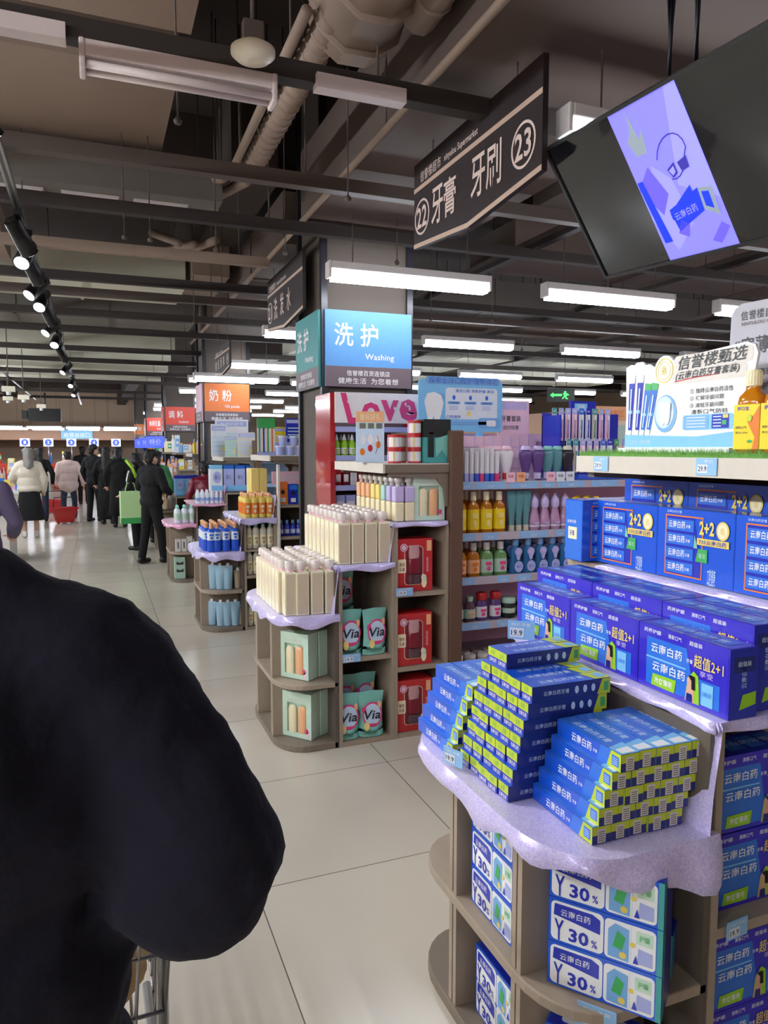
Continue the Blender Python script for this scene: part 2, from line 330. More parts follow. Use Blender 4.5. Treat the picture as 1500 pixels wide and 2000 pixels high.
# bare cables and a sprinkler drop
for i, (x, y, z0) in enumerate(((1.15,3.4,2.8),(.35,3.2,2.95),(1.9,4.6,2.85),(.2,4.84,2.9),(.35,4.84,2.9),(.75,4.84,2.88),(1.2,4.84,2.9),(3.6,6.3,2.85),(4.4,5.6,2.85),(.9,7.2,2.8),(5.0,8.0,2.85),(2.9,6.2,2.8))):
    q = MB(); q.tube([(x+.005,y,ZC),(x+.005,y,z0-.001)], .004, 'pipe', 5); q.lathe([(.012,z0-.03),(.018,z0-.015),(.006,z0)],'pipe',c=(x+.005,y,0),n=8)
    q.build('hanging_rod', label='thin rod hanging bare from the ceiling, %s of twelve' % ORD[i], cat='rod', group='bare hanging rods')

# ================================================================ lamps
def lamp_proto(lit='tube', L=1.15, top=ZC-2.8):
    def f():
        r = empty('fluorescent_lamp', (0,0,0), 0, '', 'ceiling lamp')
        q = MB(); q.box(-L/2, L/2, -.045, .045, .035, .085, 'housing'); q.box(-L/2-.02, -L/2, -.045, .045, -.02, .085, 'housing'); q.box(L/2, L/2+.02, -.045, .045, -.02, .085, 'housing')
        q.build('housing', r, bevel=.006)
        q = MB(); q.box(-L/2+.01, L/2-.01, -.038, .038, -.035, .034, lit); q.build('diffuser', r)
        for sx in (-.42, .42):
            q = MB(); q.tube([(sx,0,.085),(sx,0,top)], .004, 'pipe', 5); q.build('suspension_wire', r)
        return r
    return f
lamp = Maker(lamp_proto())
lamp_fill = Maker(lamp_proto('tube_fill')); lamp_far = Maker(lamp_proto('tube_far')); lamp_low = Maker(lamp_proto('tube_far', top=ZC-2.36)); lamp_cool = Maker(lamp_proto('tube_cool', top=ZC-2.55))
rows = (2.42, 4.62, 7.7, 10.8, 13.3, 16.0, 18.7, 21.4, 23.5, 26.4)
cols = (2.14, 3.98, 5.86, 7.75, 9.6, 11.5)
RN = {2.42:'row behind the television', 4.62:'row before the blue sign', 7.7:'row behind the first column', 10.8:'row near the orange sign'}
for j, y in enumerate(rows):
    for i, x in enumerate(cols):
        if y > 15 and i > 4: continue
        if i == 5 and y < 7: continue
        rn = RN.get(y, '%s row beyond the orange sign' % ORD[j-4])
        xx = x + (.12 if j % 3 == 2 else 0); zz = 2.8
        if y == 4.62: xx = 2.02+1.64*i; zz = 2.717
        if y == 2.42 and i == 0: xx = 2.27
        if y == 10.8: xx = x+.3
        (lamp if y < 12 else lamp_far)((xx, y, zz), 0, 'white lit batten lamp, %s from the left, %s' % (ORD[i], rn), 'lit lamps over the shelves')
lamp_cool((1.86,10.3,2.55), 0, 'bluish lit batten lamp low in front of the orange sign column', 'lit lamps over the shelves')
# added fill lamps over the left aisle, outside the frame, lighting the near displays
for i, y in enumerate((-2.6,-.6,1.4,3.4,5.6,8.2,10.8,13.4,16.4,19.4)):
    lamp_fill((-2.75,y,2.8), R(90), 'added fill batten lamp over the left side aisle, %s from the near end' % ORD[i], 'added fill lamps over the left side')
# lamps above the tills
for i in range(5):
    for j, y in enumerate((29.3, 31.6)):
        lamp_low((-4.3+1.3*i, y, 2.36), 0, 'white lamp above the tills, %s from the left in the %s row' % (ORD[i], ('nearer','farther')[j]), 'lamps above the tills')
# the dark twin tube fixture
r = empty('fluorescent_lamp', (.335,2.86,2.915), 0, 'unlit twin tube lamp fixed under the first channel at upper left', 'ceiling lamp')
q = MB(); q.box(-.33,.33,-.045,.045,.03,.085,'tube_off'); q.box(-.345,-.325,-.05,.05,-.015,.085,'tube_off'); q.box(.325,.345,-.05,.05,-.015,.085,'tube_off'); q.build('housing', r, bevel=.006)
for sy in (-.026,.026):
    q = MB(); q.tube([(-.325,sy,.008),(.325,sy,.008)], .014, 'tube_off', 12); q.build('glass_tube', r)
# broken white strip on the narrow duct
for i, x in enumerate((-.42, .02, .45)):
    q = MB(); q.box(x-.16,x+.16,5.1,5.15,3.165,3.19,'tube_off'); q.box(x-.17,x+.17,5.09,5.16,3.19,3.2,'housing')
    q.build('light_strip', label='unlit white light strip under the narrow brown duct, %s from the left' % ORD[i], cat='light strip', group='unlit strips under the narrow duct')
# dome on the beam
r = empty('access_point', (.56,2.68,2.99), 0, 'round cream white dome on a bracket at the top of the picture', 'wifi dome')
q = MB(); q.lathe([(.02,-.03),(.06,-.024),(.078,-.008),(.078,.008),(.06,.02)], 'fixturewhite', n=24); q.build('dome', r)
q = MB(); q.box(-.035,.035,-.02,.02,.02,.1,'pipe'); q.tube([(0,0,.1),(0,0,1.3)], .008, 'pipe', 6); q.build('bracket', r)
# track with spotlights
r = empty('spotlight_track', (-.36,0,2.92), 0, 'pale grey spotlight track hanging along the main aisle at left', 'light track')
q = MB(); q.box(-.02,.02,1.2,24,0,.035,'steel'); q.build('rail', r)
q = MB(); q.box(-.008,.008,1.2,24,-.002,.0,'strip_black'); q.build('groove', r)
q = MB()
for y in range(2, 24, 3): q = MB(); q.tube([(0,y,.035),(0,y,ZC-2.93)], .004, 'pipe', 5); q.build('suspension_wire', r)
def spot_proto():
    s = empty('track_spotlight', (0,0,0), 0, '', 'spotlight')
    q = MB(); q.box(-.02,.02,-.09,.09,-.03,0,'black'); q.tube([(0,0,-.03),(0,0,-.08)], .012, 'black'); q.build('adapter', s)
    M = Matrix.Translation((0,0,-.12)) @ Euler((R(-35),R(28),0)).to_matrix().to_4x4()
    q = MB(); q.lathe([(.03,.1),(.045,.085),(.048,-.1),(.052,-.11)], 'black', M=M, n=16); q.build('head', s)
    q = MB(); q.lathe([(.043,-.111),(.043,-.114)], 'spot_lit', M=M, n=16); q.build('lens', s)
    return s
spot = Maker(spot_proto)
for i, y in enumerate((2.75, 3.0, 4.7, 5.1, 5.5, 6.1, 6.6, 7.3, 8.0, 8.9, 10.2, 12, 14.5, 17)):
    spot((-.36,y,2.92), (math.pi if i in (0,1,2,4,7,10) else (.3,0,-.3)[i%3]), 'black cylindrical spotlight clipped to the track, %s from the near end' % ORD[i], 'black spotlights on the track')
def beam(parent, target, power, size=60):
    l = bpy.data.lights.new('spot_beam', 'SPOT'); l.energy = power; l.spot_size = R(size); l.spot_blend = .6; l.shadow_soft_size = .05; l.color = (1,.98,.95)
    o = bpy.data.objects.new('spot_beam', l); COL.objects.link(o); o.parent = parent
    M = (Euler(parent.rotation_euler).to_matrix().to_4x4()); p = Vector((-.36,parent.location.y,2.92)); src = p+Vector((.06,0,-.2)); d = (Vector(target)-src).normalized()
    o.rotation_mode = 'QUATERNION'; o.rotation_quaternion = M.to_quaternion().inverted() @ d.to_track_quat('-Z','Y'); o.location = M.inverted() @ (src-p)
sp = [o for o in COL.objects if o.name.startswith('track_spotlight')]
for k, tgt, pw in ((0,(1.2,1.5,.9),SPOT),(1,(1.2,1.9,1.0),SPOT),(2,(1.2,3.9,.8),SPOT*.7),(4,(1.0,4.2,1.0),SPOT*.6),(7,(1.0,6.7,.8),SPOT*.6),(10,(.9,9.2,.8),SPOT*.6)):
    beam(sp[k], tgt, pw)
for i, (x,y,z) in enumerate(((-1.2,12.5,2.5),(-1.15,14.4,2.5),(-1.05,17.3,2.5),(-1.6,16.5,2.6))):
    q = MB(); q.box(-.09,.09,-.05,.05,-.04,.04,'fixturewhite'); q.tube([(0,0,.04),(0,0,ZC-z)], .008, 'pipe', 5); q.lathe([(.03,-.09),(.04,-.04)], 'white', n=12)
    q.build('security_camera', loc=(x,y,z), label='small pale camera on a drop rod over the left aisle, %s of four going away' % ORD[i], cat='camera', group='cameras on drop rods')
q = MB(); q.box(-.35,.35,-.25,.25,0,.3,'black'); q.box(-.5,-.38,-.2,.2,.05,.25,'black'); q.tube([(0,0,.3),(0,0,.69)], .02, 'black'); q.build('ceiling_speaker', loc=(-1.1,19.5,2.25), label='dark boxy unit hanging over the left aisle before the tills', cat='speaker')

# ================================================================ columns and their signs
def column(x, y, w, d, c1, c1b, zh, en, label, z0=1.98, z1=2.58, sub='信誉楼百货连锁店', sub2='健康生活  为您着想', ctop=4.3):
    r = empty('column', (x,y,0), 0, label, 'column')
    q = MB(); q.box(.03,w-.03,.03,d-.03,0,ctop,'column'); q.build('shaft', r)
    for a, b in ((0,0),(w-.045,0),(0,d-.045),(w-.045,d-.045)):
        q = MB(); q.box(a,a+.045,b,b+.045,0,ctop,'strip_black'); q.build('corner_strip', r)
    def sign(F, W, c):
        h = z1-z0; s = h*.27
        F.rect(0,0,W,s,'plumsign',0.5); F.rect(0,s,W,h,c,0.5)
        F.text(zh, W*.35, s+(h-s)*.57, W*.5, (h-s)*.42, 'signwhite', 3, .02); F.text(en, W*.62, s+(h-s)*.17, W*.34, (h-s)*.14, 'signwhite', 3, .01)
        F.text(sub, W*.49, s*.68, W*.5, s*.27, 'signwhite', 3, .01); F.text(sub2, W*.49, s*.3, W*.7, s*.3, 'signwhite', 3, .01)
    q = MB(); q.box(.02,w-.02,-.02,-.002,z0,z1,c1); F = Face(q,(.02,-.02,z0),(1,0,0),(0,0,1),.001); sign(F,w-.04,c1); q.build('front_sign', r)
    q = MB(); q.box(-.02,-.002,.02,d-.02,z0,z1,c1b); F = Face(q,(-.02,d-.02,z0),(0,-1,0),(0,0,1),.001); sign(F,d-.04,c1b); q.build('side_sign', r)
    return r
column(1.506,5.02,.7,.66,'signblue','signteal','洗 护','Washing','square brown grey column with the blue washing sign', 2.04, 2.575)
column(1.5,11.1,.7,.7,'signorange','palepink','奶 粉','Milk powder','column with the orange milk powder sign', 2.0,2.56)
column(1.5,17.6,.7,.7,'signred','signred','调 料','Condiment','column with the red condiment sign behind the orange one', 2.0,2.56)
column(1.5,24.1,.7,.7,'signred','signred','休闲食品','Snack food','column with the smaller red snack sign further back', 2.0,2.56)
column(1.5,30.6,.7,.7,'orange','orange','粮 油','Grain','farthest column with an orange sign', 2.0,2.56)

# hanging aisle signs (edge on along the store)
def aisle_sign(x, y0, y1, z0, z1, a, txt, b, label, V=.05):
    r = empty('aisle_sign', (x,(y0+y1)/2,z0), 0, label, 'hanging sign')
    L = y1-y0; h = z1-z0
    pts = [(-L/2,0),(0,-V),(L/2,0),(L/2,h),(-L/2,h)]
    q = MB()
    M = Matrix(((0,0,1,0),(-1,0,0,0),(0,1,0,0),(0,0,0,1)))   # local x -> -Y, local y -> Z
    q.prism([(p,z) for p,z in pts], -.012, .012, 'brownsign', M)
    F = Face(q, (-.012, L/2, 0), (0,-1,0), (0,0,1), .0015)
    F.poly([(0,0),(L/2,-V),(L,0),(L,.022),(L/2,.022-V),(0,.022)], 'signtan')
    F.rect(0,h*.66,L,h*.66+.022,'signtan')
    F.text('信誉楼超市', L*.17, h*.8, L*.2, h*.13, 'signtext'); F.text('xinyulou Supermarket', L*.44, h*.79, L*.28, h*.1, 'signtext')
    rr = h*.21
    if a: F.ring(.1,h*.33,rr,rr,.011,'signtext'); F.text(a,.1,h*.33,rr*1.35,rr*1.2,'signtext',2,.02)
    if b: F.ring(L-.13,h*.33,rr,rr,.011,'signtext'); F.text(b,L-.13,h*.33,rr*1.35,rr*1.2,'signtext',2,.02)
    n = len(txt)
    for i, c in enumerate(txt):
        if c != ' ': F.text(c, .24+(L-.5)*(i+.3)/n, h*.34, h*.3, h*.42, 'signtext', 2, .02)
    q.build('board', r)
    for s in (-1,1):
        w = MB(); w.tube([(0,s*L*.33,h-.01),(0,s*L*.33,(3.2 if y0 > 5.75 else 3.12)-z0)], .003, 'pipe', 5); w.build('hanging_wire', r)
    return r
aisle_sign(1.6,2.42,3.6,2.64,3.06,'22','牙膏 牙刷','23','dark brown hanging sign for aisles 22 and 23, toothpaste and toothbrushes')
aisle_sign(1.45,5.26,6.42,2.62,3.04,'21','洗发水','','dark brown hanging shampoo sign left of the first column')
aisle_sign(1.5,8.7,9.8,2.56,2.86,'18','纸尿裤','19','small hanging sign seen edge on above the orange column lamp')

# television
u = Vector((-.0205,-.9977,-.0648)); v = Vector((.5779,.0411,-.8151)); v = (v-u*u.dot(v)).normalized()
n = (-v).cross(-u) # towards the viewer
n = u.cross(-v)
M = Matrix(((u.x,-v.x,n.x,0),(u.y,-v.y,n.y,0),(u.z,-v.z,n.z,0),(0,0,0,1)))
TVS = .76
r = empty('television', Vector((0,0,1.6))+(Vector((2.34,2.57,2.755))-Vector((0,0,1.6)))*TVS, 0, 'large black television hung tilted down with a blue portrait picture on it', 'television')
TW, TH = 1.36*TVS, .70*TVS
q = MB(); q.box(-TW/2-.012,TW/2+.012,-TH/2-.012,TH/2+.012,-.05,-.004,'tv_bezel',M)
q.box(-TW/2-.012,TW/2+.012,TH/2,TH/2+.012,-.004,.004,'tv_bezel',M); q.box(-TW/2-.012,TW/2+.012,-TH/2-.012,-TH/2,-.004,.004,'tv_bezel',M)
q.box(-TW/2-.012,-TW/2,-TH/2,TH/2,-.004,.004,'tv_bezel',M); q.box(TW/2,TW/2+.012,-TH/2,TH/2,-.004,.004,'tv_bezel',M)
q.build('frame', r)
q = MB(); F = Face(q, M @ Vector((-TW/2,-TH/2,-.003)), u, -v, .0008); F.rect(0,0,TW,TH,'tv_glass',0)
sw = .41*TVS; F2 = Face(q, M @ Vector((-sw/2,-TH/2,-.003)), u, -v, .0008)
F2.rect(0,0,sw,TH,'scr',1); F2.poly([(sw*.55,TH*.45),(sw*.85,TH),(sw,TH),(sw,TH*.3)],'scr_light',2)
F2.poly([(0,TH*.3),(sw*.3,TH*.62),(sw*.5,TH*.5),(sw*.55,TH*.2),(sw*.2,TH*.05)],'scr_light',2)
F2.poly([(0,TH*.5),(sw*.25,TH*.62),(sw*.38,TH*.42),(sw*.2,TH*.3)],'scr_shadow',3)
F2.poly([(sw*.02,TH*.55),(sw*.1,TH*.55),(sw*.17,TH*.12),(sw*.05,TH*.12)],'scr_blue',4)
F2.poly([(sw*.3,TH*.32),(sw*.78,TH*.4),(sw*.78,TH*.26),(sw*.33,TH*.17)],'scr_blue',4); F2.poly([(sw*.3,TH*.3),(sw*.7,TH*.43),(sw*.7,TH*.37),(sw*.3,TH*.25)],'scr_blue',5)
F2.poly([(sw*.78,TH*.4),(sw*.95,TH*.38),(sw*.93,TH*.2),(sw*.76,TH*.26)],'scr_lime',6); F2.poly([(sw*.81,TH*.37),(sw*.9,TH*.36),(sw*.89,TH*.25),(sw*.8,TH*.28)],'scr_blue',7)
F2.text('云南白药', sw*.52, TH*.28, sw*.34, TH*.05, 'scr_light', 8, rot=.12)
F2.line([(sw*.62+sw*.2*math.cos(t*.35+3.6)*(1.1 if t < 9 else .9), TH*.62+TH*.13*math.sin(-t*.35+3.0)) for t in range(15)], .004, 'scr_dark', 5)
F2.poly([(sw*.5,TH*.56),(sw*.62,TH*.59),(sw*.62,TH*.52),(sw*.54,TH*.5)][::-1],'scr_dark',6); F2.poly([(sw*.52,TH*.55),(sw*.6,TH*.57),(sw*.6,TH*.53),(sw*.55,TH*.515)][::-1],'scr_light',7); F2.poly([(sw*.66,TH*.58),(sw*.8,TH*.6),(sw*.79,TH*.53),(sw*.68,TH*.52)][::-1],'scr_dark',6)
F2.poly([(sw*.22,TH*.86),(sw*.27,TH*.98),(sw*.3,TH*.8),(sw*.38,TH*.84),(sw*.33,TH*.7),(sw*.18,TH*.7),(sw*.12,TH*.8)],'scr_lime',3)
F2.poly([(sw*.3,TH*.16),(sw*.42,TH*.12),(sw*.5,TH*.2),(sw*.4,TH*.24)][::-1],'scr_shadow',4); F2.poly([(sw*.7,TH*.06),(sw*.9,TH*.16),(sw*.98,TH*.12),(sw*.8,TH*.03)][::-1],'scr_shadow',4)
q.build('screen', r)
q = MB(); c0 = M @ Vector((.0,.12,-.05))
for s in (-.06,.06):
    a = M @ Vector((s-.02,.1,-.06)); q.tube([a, a+Vector((.05,0,.1)), Vector((a.x+.05,a.y,3.12-r.location.z))], .016, 'strip_black', 8)
q.box(-.2,.2,-.15,.15,-.08,-.05,'strip_black',M); q.build('ceiling_mount', r)

# exit sign
r = empty('exit_sign', (8.4,12,2.5), R(-35), 'green running man exit light above the far shelves', 'exit sign')
q = MB(); q.box(-.26,.26,-.03,.03,0,.26,'exit_box'); F = Face(q,(-.26,-.03,0),(1,0,0),(0,0,1),.002); F.rrect(.05,.06,.47,.2,.03,'exit_box')
F.poly([(.06,.13),(.12,.18),(.12,.15),(.28,.15),(.28,.11),(.12,.11),(.12,.08)],'exitgreen',2); F.ell(.34,.18,.022,.022,'exitgreen',2)
F.poly([(.3,.16),(.38,.16),(.42,.12),(.38,.12),(.36,.09),(.4,.05),(.36,.05),(.33,.09),(.3,.05),(.28,.06),(.32,.11)],'exitgreen',3); q.build('light_box', r)
q = MB(); q.tube([(-.1,0,.26),(-.1,0,2.5)],.006,'pipe'); q.tube([(.1,0,.26),(.1,0,2.5)],.006,'pipe'); q.build('hanging_rod', r)

# ================================================================ stepped end displays
def outline(x0, x1, y0, y1, r, rx=None, n=7):
    rx = rx or r
    pts = [(x1,y0)]
    pts += [(x0+rx-rx*math.sin(t*math.pi/2/n), y0+r-r*math.cos(t*math.pi/2/n)) for t in range(n+1)]
    pts += [(x0+rx-rx*math.cos(t*math.pi/2/n), y1-r+r*math.sin(t*math.pi/2/n)) for t in range(n+1)]
    pts += [(x1,y1)]
    return pts[::-1]
def display(label, X, y0, y1, ya, yb, shelfX, zs=(.73,.984,1.2), ztop=1.52, full=True):
    """X: front of step one, of step two, of step three, back; ya, yb: the two uprights in the front"""
    x0,x1,x2,x3 = X; r = empty('display_stand', (0,0,0), 0, label, 'display stand')
    rr = min(ya-y0, y1-yb)
    out = outline(x0,x1,y0,y1,rr+.0,.16)
    for z0, z1, e, nm in ((0,.035,0,'base_shelf'),(.335,.362,0,'rounded_shelf'),(zs[0]-.03,zs[0]-.004,0,'rounded_top')):
        q = MB(); q.prism(out, z0, z1, 'wood' if nm != 'rounded_shelf' else 'wood_edge'); q.build(nm, r, bevel=.004)
    for y in (ya, yb):
        for dy in (-.021, .003):
            q = MB(); q.box(x0+.008, x1, y+dy, y+dy+.018, .035, .335, 'wood_edge'); q.box(x0+.008, x1, y+dy, y+dy+.018, .362, zs[0]-.03, 'wood_edge'); q.build('upright', r)
    q = MB(); q.box(x1-.02,x1,y0,y1,.0,zs[1]-.02,'wood_dark'); q.build('back_panel', r)
    q = MB(); q.box(x1+.002,x1+.022,y0-.002,y1,.0,zs[1]-.024,'wood_edge'); q.build('side_panel', r)
    # step two
    q = MB(); q.box(x1,x2,y0,y1,zs[1]-.024,zs[1]-.004,'wood_edge'); q.build('step_top', r)
    for z in (0,.46): 
        q = MB(); q.box(x1+.022,x2,y0,y0+.38,z,z+.026,'wood_edge'); q.build('shelf', r)
    q = MB(); q.box(x1+.02,x2,y0+.38,y0+.4,0,zs[1]-.024,'wood_dark'); q.build('back_panel', r)
    q = MB(); q.box(x2-.018,x2,y0-.002,y1,0,zs[2]-.024,'wood_edge'); q.build('side_panel', r)
    q = MB(); q.box(x2+.001,x2+.019,y0-.002,y1,0,zs[2]-.024,'wood_edge'); q.build('side_panel', r)
    # step three
    q = MB(); q.box(x2,x3,y0,y1,zs[2]-.024,zs[2]-.004,'wood_edge'); q.build('step_top', r)
    for z in (0,.375,.79):
        q = MB(); q.box(x2+.019,x3,y0,y0+.38,z,z+.026,'wood_edge'); q.build('shelf', r)
    q = MB(); q.box(x2+.019,x3,y0+.38,y0+.4,0,zs[2]-.024,'wood_dark'); q.build('back_panel', r)
    q = MB(); q.box(x3-.018,x3,y0-.002,y0+.4,0,zs[2]-.02,'wood_edge'); q.build('side_panel', r)
    # top shelf on brackets
    q = MB(); q.box(shelfX,x3,y0,y1,ztop-.05,ztop-.006,'wood'); q.box(shelfX-.012,shelfX,y0,y1,ztop-.052,ztop,'rail_beige'); q.box(shelfX,x3,y0+.004,y1,ztop-.006,ztop,'offwhite'); q.build('top_shelf', r)
    for y in (y0+.01, y1-.04):
        q = MB(); prof = [(shelfX+.03,ztop-.05),(x3-.0,ztop-.05),(x3-.0,ztop-.24),(x3-.012,ztop-.24),(x3-.025,ztop-.14),(x3-.07,ztop-.085),(shelfX+.03,ztop-.07)]
        M = Matrix(((1,0,0,0),(0,0,1,0),(0,1,0,0),(0,0,0,1)))
        q.prism(prof[::-1], y, y+.03, 'wood', M); q.build('bracket', r)
    q = MB(); q.box(x3+.002,x3+.08,y0-.02,y0+.06,0,1.7,'brown_panel'); q.box(x3+.002,x3+.05,y0+.06,y1+.02,0,1.7,'brown_panel'); q.build('end_panel', r, bevel=.006)
    return r
AX = (.885,1.285,1.61,1.92); AY = (1.21,2.03)
display('near wooden end display stacked with blue toothpaste boxes', AX, AY[0], AY[1], 1.41, 1.74, 1.5, ztop=1.576)
BX = (.845,1.165,1.485,1.81)
display('second wooden end display, with cream bottles on its steps', BX, 3.615, 4.46, 3.84, 4.23, 1.43)
CX = (.82,1.18,1.47,1.81)
display('third wooden end display, with blue and golden bottles on its steps', CX, 6.34, 7.18, 6.56, 6.96, 1.43, zs=(.70,.985,1.10), ztop=1.54)
display('fourth wooden end display, with a pink cloth on its lowest step', (.79,1.09,1.45,1.81), 8.9, 9.75, 9.12, 9.52, 1.43, zs=(.70,.93,1.07), ztop=1.5)
display('fifth wooden end display, with blue nappy packs', (.85,1.15,1.45,1.81), 11.9, 12.75, 12.1, 12.5, 1.43, zs=(.62,.84,1.1))

def cloth(x0, x1, y0, y1, z, riser, m, label, r=.2, over=.03, drop=.05, sag=None, rx=.16, seed=1):
    """sheet over one step: top, wavy hem along the front, turned up against the riser behind"""
    rnd = random.Random(seed); out = outline(x0-over, x1, y0-over, y1+over, r, rx, 12)[::-1]
    # refine
    pts = []
    for a, b in zip(out, out[1:]):
        n = max(1, int(math.hypot(b[0]-a[0], b[1]-a[1])/.03))
        pts += [(a[0]+(b[0]-a[0])*i/n, a[1]+(b[1]-a[1])*i/n) for i in range(n)]
    pts.append(out[-1]); N = len(pts)
    q = MB(); q.add([(x,y,z) for x,y in pts], [tuple(range(N))], m)
    cx, cy = (x0+x1)/2+.1, (y0+y1)/2
    rowsn = 5; vs = []
    for k in range(rowsn+1):
        for i, (x, y) in enumerate(pts):
            t = k/rowsn; s = i/N
            d = drop*(1+.25*math.sin(i*.8+seed)+.2*math.sin(i*.31))+ (sag(x,y) if sag else 0)
            dx, dy = x-cx, y-cy; L = math.hypot(dx, dy); w = (.008*math.sin(i*1.1+seed)+.012+ (sag(x,y)*.25 if sag else 0))*math.sin(t*math.pi*.75)
            if x > x1-.01: w *= .3
            vs.append((x+dx/L*w, y+dy/L*w, z-d*t))
    q.add(vs, [(k*N+i, k*N+i+1, (k+1)*N+i+1, (k+1)*N+i) for k in range(rowsn) for i in range(N-1)], m, True)
    if riser:
        M = 24; vs = []
        for k in range(7):
            for i in range(M+1):
                y = y0-over+.0+(y1-y0+2*over)*i/M; t = k/6
                vs.append((x1-.004-.006*(1+math.sin(i*1.3+k*.7))-.02*(1-t)**2, y, z+riser*t))
        q.add(vs, [(k*(M+1)+i, k*(M+1)+i+1, (k+1)*(M+1)+i+1, (k+1)*(M+1)+i) for k in range(6) for i in range(M)], m, True)
    return q.build('display_cloth', label=label, cat='cloth')
sagA = lambda x, y: .06*max(0, min(1, (x-1.0)/.22))*max(0, min(1, (1.35-y)/.15))
cloth(.885,1.285,1.21,2.03,.733,.25,'lavender','glittery lavender cloth over the lowest step of the near display', r=.22, sag=sagA, over=.02, seed=1)
cloth(1.285,1.61,1.21,2.03,.988,.21,'lavender','glittery lavender cloth over the middle step of the near display', r=.01, rx=.01, over=.012, drop=.02, seed=2)
cloth(1.61,1.9,1.21,2.03,1.202,.0,'lavender','glittery lavender cloth edge under the top row of toothpaste sets', r=.01, rx=.01, over=.012, drop=.022, seed=3)
cloth(.845,1.165,3.615,4.46,.733,.25,'lavender','lavender cloth under the lower block of cream bottles', r=.22, drop=.045, seed=4)
cloth(1.165,1.485,3.615,4.46,.988,.21,'lavender','lavender cloth under the middle block of cream bottles', r=.01, rx=.01, over=.012, drop=.03, seed=5)
cloth(1.485,1.8,3.615,4.46,1.202,.0,'lavender','lavender cloth under the pastel bottles on the third step', r=.01, rx=.01, over=.012, drop=.02, seed=6)
cloth(.82,1.18,6.34,7.18,.705,.27,'lavender','pale lavender cloth under the blue bottles with orange tops', r=.2, drop=.06, seed=7)
cloth(1.18,1.47,6.34,7.18,.99,.2,'lavender','pale lavender cloth under the golden bottles', r=.01, rx=.01, drop=.04, seed=8)
cloth(.79,1.09,8.9,9.75,.705,.22,'pinkcloth','pink cloth on the lowest step of the fourth display', r=.2, drop=.04, seed=9)
cloth(1.09,1.45,8.9,9.75,.935,.22,'pinkcloth','pink cloth on the second step of the fourth display', r=.01, rx=.01, drop=.02, seed=10)

# ================================================================ toothpaste: single boxes
def tp_mesh():
    L, D, H = .232, .049, .0395; q = MB(); q.box(-L/2,L/2,-D/2,D/2,0,H,'blue'); B = box_faces(q,L,D,H)
    F = B['front']; F.poly([(.0,0),(.15,0),(.165,H),(0,H)],'blue'); F.poly([(.15,0),(.185,0),(.2,H),(.165,H)],'midblue'); F.poly([(.185,0),(L,0),(L,H),(.2,H)],'lime'); F.rect(.203,.008,.226,H-.008,'midblue',2)
    for i in range(4): F.rect(.206,.012+i*.0045,.223,.0135+i*.0045,'paleblue',3)
    F.text('云南白药',.095,H*.5,.075,.021,'white',2,.02); F.text('牙膏',.145,H*.42,.015,.008,'white',2)
    F = B['back']; F.rect(0,0,L,H,'navyblue'); F.poly([(0,0),(.035,0),(.022,H),(0,H)],'lime',2)
    F.poly([(L,0),(L-.004,0),(L-.004,H),(L,H)],'blue',2)
    F.text('云南白药牙膏',L*.77,H*.5,.07,.01,'paleblue',2)
    for i in range(3): F.ell(L*(.47-.1*i),H*.5,.006,.009,'paleblue',2)
    F.poly([(.006,.008),(.024,.008),(.018,H-.008),(.006,H-.008)],'green',3)
    F = B['top']; F.rect(0,0,L,D,'midblue'); F.text('云南白药牙膏',.1,D*.5,.13,.02,'paleblue',2,.012); F.poly([(.19,0),(L,0),(L,D),(.175,D)],'lightblue',2); F.poly([(.205,.006),(L-.004,.006),(L-.004,D-.006),(.2,D-.006)],'white',3)
    F = B['right']; F.rect(0,0,D,H*.5,'navyblue'); F.rect(0,H*.5,D,H,'lime')
    F.rect(.013,.002,.035,H-.006,'offwhite',2)
    for i in range(5): F.rect(.016,.006+i*.005,.032,.008+i*.005,'greybag',3)
    F = B['left']; F.rect(0,H*.5,D,H,'lime'); F.rect(0,0,D,H*.5,'deepblue'); F.text('白药',D*.5,H*.72,.02,.011,'deepblue',2); F.text('云南白药',D*.5,H*.25,.032,.01,'white',2)
    return q.mesh('toothpaste_box')
TPM = tp_mesh()
def tp2_mesh():
    # seen from its end: lime over blue
    q = MB(); L, D, H = .232,.049,.0395; q.box(-L/2,L/2,-D/2,D/2,0,H,'blue'); B = box_faces(q,L,D,H)
    F = B['left']; F.rect(0,H*.42,D,H,'lime'); F.rect(0,0,D,H*.42,'deepblue'); F.text('云',D*.38,H*.72,.008,.014,'green',2); F.text('药',D*.6,H*.72,.008,.014,'green',2); F.text('云南白药',D*.5,H*.2,.036,.012,'white',2,.02)
    F = B['front']; F.rect(0,0,L,H,'navyblue'); F.text('云南白药牙膏',.07,H*.5,.075,.012,'paleblue',2)
    for i in range(3): F.ell(.13+.025*i,H*.5,.006,.01,'paleblue',2)
    F.poly([(L-.04,0),(L,0),(L,H),(L-.025,H)],'lime',2); F.rect(L-.02,.008,L-.006,H-.008,'green',3)
    F = B['top']; F.rect(0,0,L,D,'blue'); F.text('云南白药牙膏',.1,D*.5,.13,.02,'paleblue',2,.012); F.poly([(.185,0),(L,0),(L,D),(.17,D)],'lime',2); F.rect(.2,.01,.225,D-.01,'lightblue',3)
    return q.mesh('toothpaste_box')
TPM2 = tp2_mesh()
g = 'single toothpaste boxes piled on the near display'
rnd = random.Random(3)
LAY = ['bottom layer','second layer','third layer','fourth layer','fifth layer','sixth layer','seventh layer','top layer']
